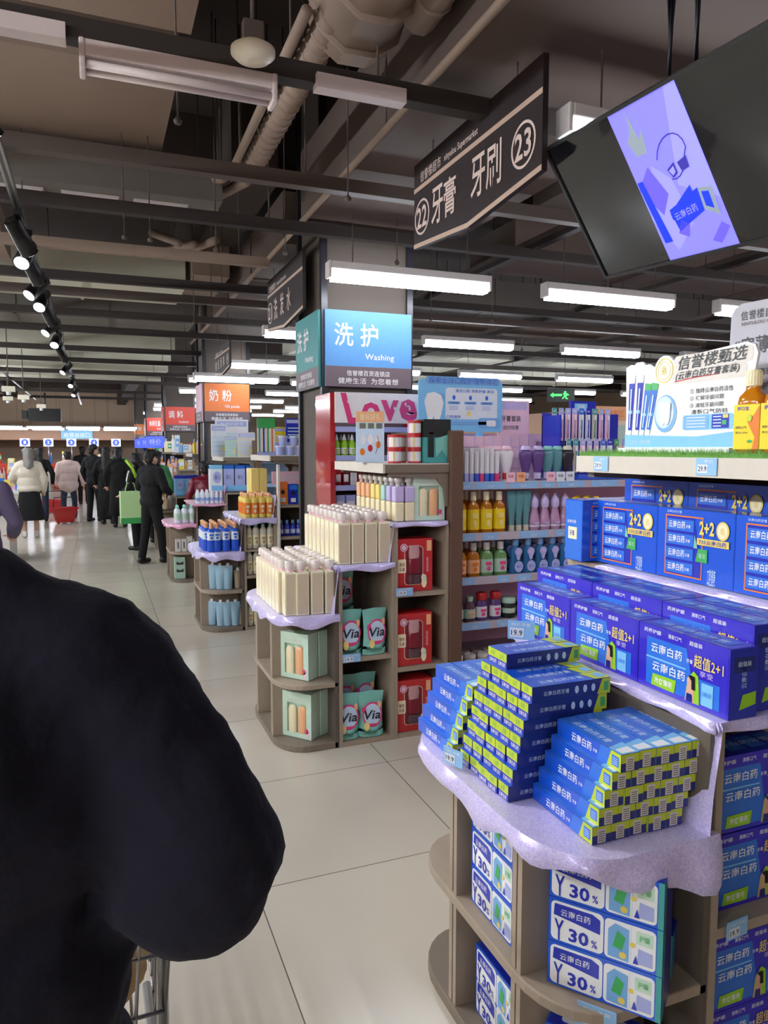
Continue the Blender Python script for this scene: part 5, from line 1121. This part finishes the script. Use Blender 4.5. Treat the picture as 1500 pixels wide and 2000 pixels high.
# top shelf of the third display
def card(loc, rz, w, h, c, deco, label, t=.006):
    r = empty('sign_card', loc, R(rz), label, 'sign card'); q = MB(); q.box(0,w,-t/2,t/2,0,h,c); F = Face(q,(0,-t/2,0),(1,0,0),(0,0,1),.0015); deco(F,w,h); q.build('card', r); q = MB(); q.box(w*.4,w*.6,t/2,.06,0,.004,'white'); q.build('foot', r); return r
def d_brush(F,w,h):
    F.rect(0,h*.72,w,h,'green'); F.rect(0,0,w,h*.1,'bluelilac')
    for i in range(4): F.rect(w*(.08+.24*i),h*.08,w*(.16+.24*i),h*.74,('teal','deepblue','green','signorange')[i],2); F.rect(w*(.02+.24*i),h*.1,w*(.07+.24*i),h*.74,'cream',2)
card((1.345,6.5,1.54),0,.16,.33,'signwhite',d_brush,'tall card with green top and striped stripes on the third top shelf')
def d_txt(F,w,h):
    F.rect(w*.05,h*.8,w*.95,h*.95,'bluelilac'); F.text('宝宝奶粉节',w*.5,h*.87,w*.7,h*.09,'white',2)
    for k in range(4): F.rect(w*.1,h*(.15+.14*k),w*(.85-.1*(k%2)),h*(.2+.14*k),'paleblue',2)
    F.ell(w*.8,h*.25,w*.1,h*.1,'softyellow',3,10)
card((1.55,6.75,1.6),0,.15,.2,'yellow',d_txt,'small yellow board on the third top shelf'); card((1.66,6.72,1.66),0,.16,.22,'deepblue',d_txt,'small deep blue board on the third top shelf')
for z0,x0 in ((1.54,1.52),(1.54,1.63)):
    q = MB(); q.box(x0,x0+.1,6.68,6.78,1.54,1.66,'bluelilac'); q.build('storage_box', label='plain pale lilac box holding up a small board, %s' % ('left','right')[x0 > 1.6], cat='box')
cup = Maker(bottle([(.034,0),(.04,.075)],'bluelilac',[(.043,.075),(.043,.085)],'whitebox',n=16))
for i in range(4): cup((1.53+.092*i,6.42,1.54),0,'pale lilac tub in the row on the third top shelf, %s from the left' % ORD[i],'pale lilac tubs')
cup((1.56,6.42,1.626),0,'pale lilac tub stacked at the left on the third top shelf','pale lilac tubs'); cup((1.66,6.42,1.626),0,'pale lilac tub stacked at the right on the third top shelf','pale lilac tubs')

# ================================================================ fourth and fifth displays and everything farther
mw = Maker(bottle([(.032,0),(.036,.01),(.034,.15),(.02,.17)],'whitebox',[(.016,.17),(.018,.2),(.01,.215)],'aqua',sy=.8,lab=(.0365,.04,.12,'palemint','mint')))
for j in range(2):
    for i in range(3): mw((.89+.085*i,8.99+.1*j,.71),0,'white and aqua bottle on the pink cloth of the fourth display, %s row, %s across' % (ORD[j],ORD[i]),'white and aqua bottles')
for j in range(2):
    for i in range(6):
        q = MB(); q.lathe([(.022,0),(.024,.01),(.02,.12),(.003,.17)],'whitebox',n=10,sy=.8); q.lathe([(.0225,.03),(.0245,.07)],('skyblue','bluelilac')[i%2],n=10,sy=.83); q.build('cream_tube', loc=(1.13+.055*i,8.97+.1*j,.94), label='white tube with blue band above the pink cloth, %s row, %s across' % (ORD[j],ORD[i]), cat='tube', group='white tubes')
for i in range(4):
    q = MB(); q.box(-.03,.03,-.03,.03,0,.15+.03*(i==2),'offwhite'); F = Face(q,(-.03,-.03,0),(1,0,0),(0,0,1)); F.rect(.02,.04,.04,.12,'greybag'); q.build('carton', loc=(.885+.068*i,9.0,.366), label='white carton in the middle cubby of the fourth display, %s from the left' % ORD[i], cat='carton', group='white cartons')
q = MB(); q.box(-.06,.06,-.05,.05,0,.26,'mint'); F = Face(q,(-.06,-.05,0),(1,0,0),(0,0,1),.001); F.poly([(.02,.08),(.1,.08),(.1,.12),(.06,.1),(.02,.12)],'darkgrey'); F.poly([(.02,.17),(.1,.17),(.1,.21),(.06,.19),(.02,.21)],'darkgrey'); q.build('carton', loc=(.9,9.02,.04), label='green carton with dark print in the lowest cubby of the fourth display', cat='carton')
q = MB(); q.box(-.12,.12,-.05,.05,0,.1,'greybag'); q.build('carton', loc=(1.27,8.97,.75-.264), label='grey carton in the dark side cubby of the fourth display', cat='carton')
def nappy(c, c2):
    def f():
        r = empty('nappy_pack', (0,0,0), 0, '', 'nappy pack'); q = MB(); q.box(-.09,.09,-.06,.06,0,.33,c); q.box(-.09,.09,-.062,.062,.27,.33,c2); q.build('pack', r, bevel=.015)
        q = MB(); F = Face(q,(-.09,-.0625,0),(1,0,0),(0,0,1),.001); F.ell(.09,.18,.05,.07,'bluelilac'); F.text('婴儿',.09,.18,.06,.05,'purple',2); F.rect(.02,.02,.16,.08,'lightblue'); q.build('print', r); return r
    return f
nb = Maker(nappy('bluelilac','midblue')); nw = Maker(nappy('whitebox','lightblue')); nbl = Maker(nappy('skyblue','deepblue'))
for i in range(4): (nw if i == 0 else nb)((1.38+.0+.115*i*1.2-.02,9.02,1.073),0,'upright pack of nappies on the third step of the fourth display, %s from the left' % ORD[i],'nappy packs on the fourth display')
for i in range(3): nbl((1.235+.16*i*.9,12.02,.845),0,'blue pack of nappies on the fifth display, %s from the left' % ORD[i],'nappy packs on the fifth display')
card((1.33,9.2,1.5),14,.2,.4,'whitebox',d_txt,'leaning white card at the left of the fourth top shelf'); card((1.42,9.45,1.52),0,.42,.45,'skinpack',d_txt,'wide white poster with faint writing above the fourth top shelf')
q = MB(); q.box(1.42,1.84,9.46,9.5,1.5,1.52,'white'); q.build('base_strip', label='white foot strip under the wide white poster', cat='base strip')
card((1.48,9.1,1.5),0,.14,.26,'mint',d_txt,'small green card in front of the wide white poster'); card((1.63,9.08,1.5),0,.22,.3,'offwhite',d_txt,'square off white card right of the small green card')
rn = random.Random(21)
PAL = ['palepink','cream','whitebox','bluelilac','peach','red','midblue','yellow','green','offwhite','orange','skyblue','gold','kraft']
def clutter(n, x0, x1, y0, y1, z, where, hs=(.12,.3)):
    ms = []
    for i in range(n):
        w, d, h = rn.uniform(.06,.13), rn.uniform(.05,.1), rn.uniform(*hs); c, c2 = rn.sample(PAL,2); q = MB()
        if rn.random() < .6:
            q.box(-w/2,w/2,-d/2,d/2,0,h,c); F = Face(q,(-w/2,-d/2,0),(1,0,0),(0,0,1),.002); F.rect(w*.1,h*.35,w*.9,h*.8,c2); F.rect(w*.25,h*.5,w*.75,h*.65,'white',2); nm, kind = 'carton','carton'
        else:
            q.lathe([(w*.4,0),(w*.42,.01),(w*.42,h*.65),(w*.2,h*.8),(w*.18,h*.82)],c,n=12); q.lathe([(w*.2,h*.82),(w*.2,h)],c2,n=12); nm, kind = 'bottle','bottle'
        cn = {'whitebox':'white','bluelilac':'lilac','palepink':'pale pink','midblue':'blue','offwhite':'off white','skyblue':'sky blue','gold':'gold','kraft':'brown'}
        q.build(nm, loc=(x0+(x1-x0)*(i+.5)/n, rn.uniform(y0,y1), z), rz=R(rn.uniform(-8,8)), label='%s and %s %s %s, %s along' % (cn.get(c,c),cn.get(c2,c2),nm,where,ORD[i]), cat=kind)
clutter(6,1.46,1.8,12.0,12.3,1.52,'on the top shelf of the fifth display'); clutter(3,.93,1.14,12.1,12.3,.63,'on the lowest step of the fifth display'); clutter(4,1.5,1.8,12.0,12.2,1.11,'on the third step of the fifth display')
q = MB(); q.lathe([(.01,-.13),(.06,-.1),(.1,0),(.06,.09),(.01,.11)],'yellow',n=18); q.build('balloon', loc=(1.62,11.6,1.66), label='round yellow balloon above the fifth display', cat='balloon')
q = MB(); q.box(-.004,.004,-.004,.004,-.14,0,'yellow'); q.build('balloon_stick', loc=(1.62,11.6,1.66-.0), label='thin yellow stick under the round balloon', cat='stick')
for n, y in enumerate((14.5,17.1,19.7,22.3,25.0)):
    nm = ('sixth','seventh','eighth','ninth','tenth')[n]
    r = empty('display_stand', (0,0,0), 0, 'far wooden end display, the %s from the camera' % nm, 'display stand')
    for x0, x1, z in ((.85,1.15,.73),(1.15,1.48,.98),(1.48,1.85,1.2)):
        q = MB(); q.box(x0,x1,y,y+.85,z-.03,z,'wood_edge'); q.box(x0+.02,x1,y+.03,y+.85,.0,z-.03,'wood'); q.build('step', r)
    q = MB(); q.box(1.43,1.85,y,y+.85,1.48,1.52,'wood'); q.box(1.85,1.9,y,y+.85,0,1.7,'brown_panel'); q.build('top_shelf', r)
    w = 'on the %s display' % nm
    clutter(3,.88,1.13,y+.08,y+.2,.73,'on the lowest step of the %s display' % nm,(.2,.35)); clutter(3,1.2,1.45,y+.08,y+.2,.98,'on the middle step of the %s display' % nm,(.2,.35))
    clutter(4,1.5,1.82,y+.08,y+.2,1.2,'on the third step of the %s display' % nm,(.15,.27)); clutter(5,1.45,1.83,y+.1,y+.3,1.52,'on the top shelf of the %s display' % nm,(.15,.4))
    if n in (1,2,3):
        s = empty('screen_board', (1.28,y+.5,1.62), 0, 'lit blue advert board on a pole at the %s display' % nm, 'advert board')
        MATS['adblue'] = mat('adblue',(70,90,230),emit=1.2); q = MB(); q.box(-.2,.2,-.03,.03,0,.26,'adblue'); F = Face(q,(-.2,-.03,0),(1,0,0),(0,0,1),.003); F.text('特价',.2,.13,.25,.14,'whitebox',1); q.build('panel', s)
        q = MB(); q.tube([(0,0,-.64),(0,0,0)],.012,'pipe',6); q.build('pole', s)
clutter(10,2.2,4.8,6.55,6.7,1.462,'on top of the run past the mouthwash',(.15,.35)); clutter(8,1.95,2.7,9.1,9.3,1.462,'on the run two rows past the mouthwash',(.15,.3))
clutter(12,3.2,6.4,12.1,12.3,1.462,'on the run three rows past the mouthwash',(.15,.4))

# ================================================================ left of the aisle and the tills
def till(i, x, y):
    r = empty('checkout_counter', (x,y,0), 0, 'checkout counter with a lit round number sign, %s from the left' % ORD[i], 'checkout')
    q = MB(); q.box(-.2,.2,-.9,.9,0,.85,'offwhite'); q.box(-.22,.22,-.92,.92,.85,.9,'darkgrey'); q.build('counter', r)
    q = MB(); q.tube([(.17,-.6,.9),(.17,-.6,1.72)],.02,'steel'); q.build('pole', r)
    MATS['numblue'] = mat('numblue',(60,80,200),emit=1); MATS['numwhite'] = mat('numwhite',(200,206,235),emit=.9)
    q = MB(); q.box(0,.34,-.63,-.57,1.68,1.98,'numwhite'); F = Face(q,(0,-.63,1.68),(1,0,0),(0,0,1),.003); F.ell(.17,.15,.12,.12,'numblue'); F.text(str(i+1),.17,.15,.08,.12,'numwhite',2,.03); q.build('number_sign', r)
for i in range(5): till(i, -2.62+.8*i, 31.0)
clutter(12,-4.6,.8,32.1,32.4,1.0,'on the counter racks behind the tills',(.2,.5))
q = MB(); q.box(-4.9,1.1,32.05,32.6,0,1.0,'signred'); q.build('counter_rack', label='long red and orange rack behind the tills', cat='rack')
q = MB(); q.box(-1.3,-.1,32.92,32.98,2.0,2.4,'lightblue'); F = Face(q,(-1.3,32.92,2.0),(1,0,0),(0,0,1),.004); F.text('收银台出口',.6,.16,1.0,.2,'white',1); q.build('wall_sign', label='pale blue sign on the fascia over the tills', cat='sign')
def left_stand(y, label, x=-1.72):
    r = empty('promotion_table', (0,0,0), 0, label, 'table'); q = MB(); q.box(x-.9,x,y,y+1.1,.7,.76,'white'); q.build('table_top', r); q = MB(); q.box(x-.85,x-.04,y+.05,y+1.05,0,.7,'offwhite'); q.build('base', r)
left_stand(11.3,'white promotion table at the left edge beside the people',-1.12); left_stand(16.2,'second white promotion table behind the cream jacket',-1.42); left_stand(20.4,'third promotion table in front of the tills',-1.75)
clutter(9,-1.9,-1.15,11.4,12.0,.76,'on the nearest promotion table at left',(.2,.45)); clutter(9,-2.2,-1.45,16.3,17.0,.76,'on the second promotion table',(.25,.55)); clutter(8,-2.5,-1.8,20.5,21.2,.76,'on the third promotion table',(.3,.6))
def basket(loc, rz, label):
    r = empty('shopping_basket', loc, R(rz), label, 'shopping basket')
    q = MB(); b, t, h = (.17,.12),(.24,.17),.34
    vs = [(s*b[0],u*b[1],.03) for s,u in ((-1,-1),(1,-1),(1,1),(-1,1))]+[(s*t[0],u*t[1],h) for s,u in ((-1,-1),(1,-1),(1,1),(-1,1))]
    vs += [(x*.95,y*.95,z+(.01 if z < .1 else 0)) for x,y,z in vs]
    q.add(vs,[(0,1,5,4),(1,2,6,5),(2,3,7,6),(3,0,4,7),(8,12,13,9),(9,13,14,10),(10,14,15,11),(11,15,12,8),(0,3,2,1),(8,9,10,11),(4,5,13,12),(5,6,14,13),(6,7,15,14),(7,4,12,15)],'red'); q.box(-.26,.26,-.185,-.17,h-.03,h+.01,'red'); q.box(-.26,.26,.17,.185,h-.03,h+.01,'red'); q.build('tub', r)
    q = MB(); q.tube([(-.22,0,h),(-.2,0,h+.22),(.2,0,h+.22),(.22,0,h)],.012,'strip_black'); q.build('handle', r)
    for sx in (-.13,.13):
        q = MB(); q.lathe([(.03,-.01),(.03,.01)],'black',M=Matrix.Translation((sx,0,.03)) @ Euler((R(90),0,0)).to_matrix().to_4x4()); q.build('wheel', r)
basket((-.66,17.0,0),10,'red wheeled shopping basket standing in the aisle behind the pink coat'); basket((-1.0,19.6,0),-15,'red shopping basket further back, half hidden by the nearer one')

# ================================================================ people
def hand(c, d, up, s=1):
    """palm and five fingers as capsules, fingers along d, curled towards up"""
    c, d, up = Vector(c), Vector(d).normalized(), Vector(up).normalized(); side = d.cross(up).normalized(); P = []
    P.append(('c', c, c+d*.06*s, .03*s, .032*s))
    for i, L in enumerate((.06,.07,.066,.05)):
        b = c+d*.07*s+side*(-.027+.018*i)*s; m = b+d*L*.55*s+up*.012*s; P.append(('c', b, m, .0105*s, .0095*s)); P.append(('c', m, m+d*L*.3*s+up*L*.4*s, .0095*s, .008*s))
    b = c+d*.02*s-side*.03*s; P.append(('c', b, b+(d*.6-side*.7).normalized()*.05*s, .013*s, .01*s)); return P
def person(loc, rz, H, label, top='blackcloth', legs='blackcloth', hair='hair', coat=.82, skirt=None, armL=None, armR=None, stance=.1, step=0, longhair=0, puff=1.0, turn=0, mask=False, stripe=None, sh='shoe', hood=False, female=False):
    s = H/1.7; r = empty('person', loc, R(rz), label, 'person'); V = lambda x,y,z: Vector((x*s,y*s,z*s))
    shw = .165 if female else .19
    armL = armL or ((-.27,-.03,1.12),(-.26,.08,.88)); armR = armR or ((.27,-.03,1.12),(.26,.08,.88))
    E0 = Euler((0,0,R(turn))).to_matrix(); hc = V(0,.02,1.585)
    T = lambda x,y,z: hc+E0@V(x,y,z)
    B = [('e',hc,(.074*s,.092*s,.112*s),(0,0,R(turn))),('c',V(0,0,1.38),V(0,.01,1.5),.055*s,.05*s),('e',T(0,.045,-.06),(.05*s,.045*s,.05*s)),('c',T(0,.085,-.0),T(0,.105,-.03),.012*s,.015*s),
         ('e',T(.074,0,-.01),(.012*s,.022*s,.032*s)),('e',T(-.074,0,-.01),(.012*s,.022*s,.032*s)),('c',T(-.02,.088,-.06),T(.02,.088,-.06),.008*s,.008*s),
         ('c',V(-.1,0,1.36),V(.1,0,1.36),.075*s,.075*s),('c',V(0,0,1.3),V(0,0,.95),.085*s,.085*s)]
    for sx, a in ((-1,armL),(1,armR)):
        B += [('c',V(sx*shw,0,1.38),V(*a[0]),.04*s,.035*s),('c',V(*a[0]),V(*a[1]),.036*s,.026*s)]
        d = (Vector(a[1])-Vector(a[0])).normalized(); B += hand(V(*a[1]), d, Vector((0,.6,.5)) if d.z < -.3 else Vector((0,0,1)), s)
        y = step*sx; B += [('c',V(sx*.09,0,.9),V(sx*stance,y*.5+.02,.48),.08*s,.055*s),('c',V(sx*stance,y*.5+.02,.48),V(sx*stance,y,.08),.055*s,.035*s),('c',V(sx*stance,y,.05),V(sx*stance,y+.1,.04),.035*s,.03*s)]
    organic('body', B, 'skin', .011*s, r, 2)
    p = puff; J = [('c',V(-.1,0,1.37),V(.1,0,1.37),.092*s*p,.092*s*p),('e',V(0,.0,1.25),(.19*s*p,.125*s*p,.18*s)),('e',V(0,0,1.05),(.175*s*p,.125*s*p,.2*s)),('c',V(0,0,1.4),V(0,.0,1.47),.068*s,.062*s)]
    if coat < .9: J += [('e',V(0,0,(1.0+coat)/2),(.185*s*p,.135*s*p,(1.05-coat)*.62*s))]
    if coat < .6: J += [('c',V(-.06,0,1.0),V(-.09,0,coat),.12*s,.12*s),('c',V(.06,0,1.0),V(.09,0,coat),.12*s,.12*s)]
    if hood: J += [('e',V(0,-.09,1.42),(.12*s,.07*s,.09*s))]
    for sx, a in ((-1,armL),(1,armR)): J += [('c',V(sx*shw,0,1.375),V(*a[0]),.07*s*p,.058*s*p),('c',V(*a[0]),Vector(V(*a[0])).lerp(V(*a[1]),.93),.058*s*p,.045*s*p)]
    organic('jacket', J, top, .014*s, r, 5, disp=(.02,.12))
    if skirt:
        z0, m = skirt; q = MB(); n = 28; rows = 7; vs = []
        for j in range(rows+1):
            t = j/rows
            for i in range(n):
                a = 2*math.pi*i/n; rr = (.15+.1*t)*(1+.05*t*math.sin(5*a)); vs.append((rr*s*math.cos(a)*1.05, rr*s*.85*math.sin(a), (1.0-(1.0-z0)*t)*s))
        q.add(vs,[(j*n+i,j*n+(i+1)%n,(j+1)*n+(i+1)%n,(j+1)*n+i) for j in range(rows) for i in range(n)]+[tuple(range(n))],m,True); q.build('skirt', r)
    else:
        L = [('e',V(0,0,.93),(.16*s,.125*s,.13*s))]
        for sx in (-1,1): y = step*sx; L += [('c',V(sx*.085,0,.88),V(sx*stance,y*.5+.02,.48),.098*s,.072*s),('c',V(sx*stance,y*.5+.02,.48),V(sx*stance,y-.0,.1),.07*s,.06*s)]
        organic('trousers', L, legs, .013*s, r, 4)
    for sx in (-1,1):
        y = step*sx; q = organic('shoe', [('c',V(sx*stance,y-.03,.05),V(sx*stance,y+.12,.042),.047*s,.04*s),('c',V(sx*stance,y-.02,.06),V(sx*stance,y-.01,.1),.045*s,.045*s)], sh, .01*s, r, 2)
    Hh = [('e',T(0,-.018,.028),(.088*s,.1*s,.103*s)),('e',T(.03,.0,.07),(.07*s,.08*s,.06*s)),('e',T(-.03,.01,.07),(.07*s,.08*s,.06*s)),('e',T(0,-.05,-.03),(.075*s,.06*s,.07*s))]
    if longhair: Hh += [('c',T(0,-.06,-.02),V(0,-.13,1.585-longhair),.08*s,.06*s),('c',T(.05,-.04,-.02),V(.06,-.1,1.6-longhair),.04*s,.035*s),('c',T(-.05,-.04,-.02),V(-.06,-.1,1.6-longhair),.04*s,.035*s)]
    organic('hair', Hh, hair, .012*s, r, 3, disp=(.02,.04))
    if mask: organic('face_mask', [('e',T(0,.075,-.045),(.052*s,.035*s,.045*s),(0,0,R(turn)))], 'mask', .01*s, r, 2)
    if stripe: 
        q = MB(); q.tube([V(-.2,.05,1.4),V(-.26,.06,1.25),V(-.29,.02,1.12)],.022*s,'white',8); q.build('sleeve_stripe', r)
    return r
person((.70,10.6,0),-55,1.58,'person in a black jacket with short black curly hair walking beside the fourth display',top='blackcloth',legs='blackcloth',coat=.86,armL=((-.3,.02,1.14),(-.16,.22,1.05)),armR=((.29,.02,1.14),(.14,.24,1.05)),step=.12,turn=0,puff=1.12)
person((.60,12.1,0),60,1.52,'person with a face mask and a black and white sleeve holding a lime bag',top='blackcloth',coat=.8,longhair=.12,armL=((-.3,.0,1.14),(-.2,.2,1.0)),mask=True,stripe=True,turn=-60,female=True)
q = MB(); q.box(-.16,.16,-.05,.05,0,.5,'limebag'); q.box(-.16,.16,-.052,.052,0,.09,'green'); q.tube([(-.08,0,.5),(-.05,0,.62),(.05,0,.62),(.08,0,.5)],.008,'limebag'); q.build('tote_bag', loc=(.48,11.85,.45), rz=R(10), label='pale lime tote bag with green foot held by the masked person', cat='bag', bevel=.01)
q = MB(); q.tube([(.43,11.98,1.42),(.52,11.93,1.3),(.57,11.9,1.15)],.025,'limegreen'); q.build('scarf', label='bright lime strap over the shoulder of the masked person', cat='scarf')
person((.95,12.9,0),-20,1.55,'person in a green top behind the one in the black jacket',top='greencoat',coat=.85,longhair=.15,female=True)
person((.42,15.7,0),-10,1.62,'person in a long black coat with hands in front, left of the masked one',top='blackcloth',coat=.35,longhair=.1,female=True)
person((.2,16.5,0),-15,1.62,'person in a very long dark coat with long black hair',top='blackcloth',coat=.22,longhair=.38,female=True)
person((.48,18.6,0),0,1.62,'person in a green jacket between the dark coats',top='greencoat',coat=.8)
person((-.06,17.2,0),-40,1.68,'person all in black standing sideways near the red basket',top='blackcloth',coat=.78,step=.05,turn=-20)
person((-.6,18.2,0),5,1.52,'person in a pale pink puffy hooded coat seen from behind in jeans',top='pinkcoat',legs='denim',coat=.72,puff=1.35,hood=True,armR=((.33,0,1.12),(.36,.1,.88)),stance=.13)
person((-1.13,14.5,0),8,1.6,'person in a cream jacket and long black skirt with grey hair',top='creamcoat',hair='greyhair',coat=.88,skirt=(.34,'blackcloth'),longhair=.22,puff=1.2,armL=((-.29,.05,1.14),(-.2,.28,1.05)),sh='offwhite',female=True)
person((-1.15,17.6,0),0,1.6,'person with long black hair and blue jeans behind the cream jacket',top='blackcloth',legs='denim',coat=.8,longhair=.42,female=True)
person((-2.55,14.0,0),20,1.55,'person in a red and orange jacket far left by the tables',top='signred',coat=.8)
person((.18,21.2,0),10,1.6,'person in a grey jacket far back near the tills',top='greybag',coat=.8); person((-.35,22.6,0),-10,1.65,'person in dark clothes furthest back at the tills',top='blackcloth',coat=.8); person((.5,20.9,0),-30,1.6,'person in a pale jacket far back beside the shelf ends',top='creamcoat',coat=.8,female=True)
person((1.4,10.3,0),-10,1.42,'child with very short black hair whose head shows behind the fourth display',top='darkred',coat=.8)
person((-.80,5.75,0),-8,1.62,'person in a purple grey coat cut off by the left edge of the picture',top='purplecoat',legs='purplecoat',coat=.45,armR=((.27,.02,1.14),(.2,.22,1.02)))
q = MB(); q.box(-.12,.12,-.06,.06,0,.42,'yellowbag'); q.tube([(-.05,0,.42),(0,0,.55),(.05,0,.42)],.01,'yellowbag'); q.build('carrier_bag', loc=(.93,10.75,.05), label='yellow net carrier bag beside the legs of the one in the black jacket', cat='bag', bevel=.02)

# the shopper right in front of the camera, seen from behind
r = empty('person', (-.19,.86,0), 0, 'person in a dark navy jacket close in front of the camera, seen from behind', 'person')
V = lambda x,y,z: Vector((x,y,z))
EL = V(.283,-.05,1.135); SH = V(.178,.01,1.355); HD = V(.16,.34,1.0); EL2 = V(-.34,-.02,1.08); HD2 = V(-.16,.34,1.0)
B = [('e',V(-.03,.12,1.6),(.074,.092,.112)),('c',V(0,.0,1.4),V(-.02,.08,1.53),.055,.05),('e',V(-.03,.17,1.55),(.05,.045,.05)),('c',V(-.03,.2,1.6),V(-.03,.22,1.575),.012,.014),('e',V(.046,.12,1.59),(.012,.022,.032)),('e',V(-.106,.12,1.59),(.012,.022,.032)),
     ('c',V(-.12,0,1.36),V(.12,0,1.36),.07,.07),('c',V(0,0,1.3),V(0,0,.95),.12,.12)]
for sh, el, hd, sx in ((SH,EL,HD,1),(V(-.2,.01,1.365),EL2,HD2,-1)):
    B += [('c',sh,el,.045,.038),('c',el,hd,.038,.027)]+hand(hd,(-.1*sx,1,-.1),(0,0,-1))
    B += [('c',V(sx*.09,0,.9),V(sx*.1,.02,.48),.08,.055),('c',V(sx*.1,.02,.48),V(sx*.1,0,.08),.055,.035)]
organic('body', B, 'skin', .01, r, 2)
J = [('c',V(-.15,0,1.36),V(.15,0,1.36),.095,.095),('e',V(0,-.01,1.24),(.225,.15,.2)),('e',V(0,0,1.02),(.215,.15,.26)),('e',V(0,0,.84),(.235,.16,.18)),('c',V(0,.0,1.4),V(-.01,.03,1.49),.09,.07),('c',V(.02,0,1.455),V(.15,.0,1.38),.075,.072),('c',V(-.02,0,1.455),V(-.15,.0,1.38),.075,.072),
     ('c',SH,EL,.09,.1),('e',EL+V(-.01,-.01,.02),(.095,.09,.125)),('c',EL,HD,.092,.05),('e',V(.235,-.02,1.23),(.095,.085,.11)),('c',V(-.2,.01,1.365),EL2,.095,.09),('c',EL2,HD2,.085,.05)]
organic('jacket', J, 'navy', .012, r, 6, disp=(.03,.1))
organic('trousers', [('e',V(0,0,.85),(.19,.14,.13)),('c',V(.09,0,.85),V(.1,.02,.48),.1,.075),('c',V(-.09,0,.85),V(-.1,.02,.48),.1,.075),('c',V(.1,.02,.48),V(.1,0,.1),.073,.06),('c',V(-.1,.02,.48),V(-.1,0,.1),.073,.06)], 'blackcloth', .013, r, 4)
for sx in (-1,1): organic('shoe', [('c',V(sx*.1,-.03,.05),V(sx*.1,.14,.042),.048,.04)], 'shoe', .01, r, 2)
organic('hair', [('e',V(-.03,.1,1.63),(.088,.1,.1)),('e',V(-.03,.05,1.58),(.075,.06,.08))], 'hair', .012, r, 3, disp=(.02,.04))
# shopping cart in front of that shopper
r = empty('shopping_cart', (-.19,0,0), 0, 'wire shopping cart pushed by the shopper in the navy jacket', 'shopping cart')
q = MB(); q.tube([(-.27,1.22,1.0),(.27,1.22,1.0)],.015,'steel',10); q.build('handle', r)
q = MB(); x0,x1,y0,y1,za,zb = -.24,.3,1.27,1.95,.5,.93
for x in (x0,x1):
    for i in range(15): y = y0+(y1-y0)*i/14; q.tube([(x*.88,y,za),(x,y,zb)],.0035,'steel',5)
    for k in range(5): z = za+(zb-za)*k/4; q.tube([(x*(.88+.03*k),y0,z),(x*(.88+.03*k),y1,z)],.004,'steel',5)
for y in (y0,y1):
    for i in range(11): x = x0+(x1-x0)*i/10; q.tube([(x*.88,y,za),(x,y,zb)],.0035,'steel',5)
    for k in range(5): z = za+(zb-za)*k/4; f = .88+.03*k; q.tube([(x0*f,y,z),(x1*f,y,z)],.004,'steel',5)
for i in range(12): x = (x0+(x1-x0)*i/11)*.88; q.tube([(x,y0,za),(x,y1,za)],.0035,'steel',5)
q.tube([(x0,y0,zb),(x1,y0,zb),(x1,y1,zb),(x0,y1,zb),(x0,y0,zb)],.008,'steel',8); q.build('basket', r)
for x in (-.22,.27):
    q = MB(); q.tube([(x,1.22,1.0),(x,1.27,.9),(x,1.3,.3),(x,1.9,.2)],.011,'steel',8); q.build('side_frame', r)
for x in (-.2,.25):
    for y in (1.35,1.85):
        q = MB(); q.lathe([(.05,-.012),(.055,0),(.05,.012)],'black',M=Matrix.Translation((x,y,.055)) @ Euler((0,R(90),0)).to_matrix().to_4x4()); q.build('wheel', r)
tagit(organic('paper_bag', [('e',(-.03,1.44,.64),(.1,.11,.13)),('e',(-.01,1.46,.74),(.08,.09,.1)),('c',(-.06,1.42,.6),(.02,1.44,.76),.07,.05)], 'kraft', .012, disp=(.035,.05)), 'crumpled tan paper bag lying in the wire cart', 'paper bag')
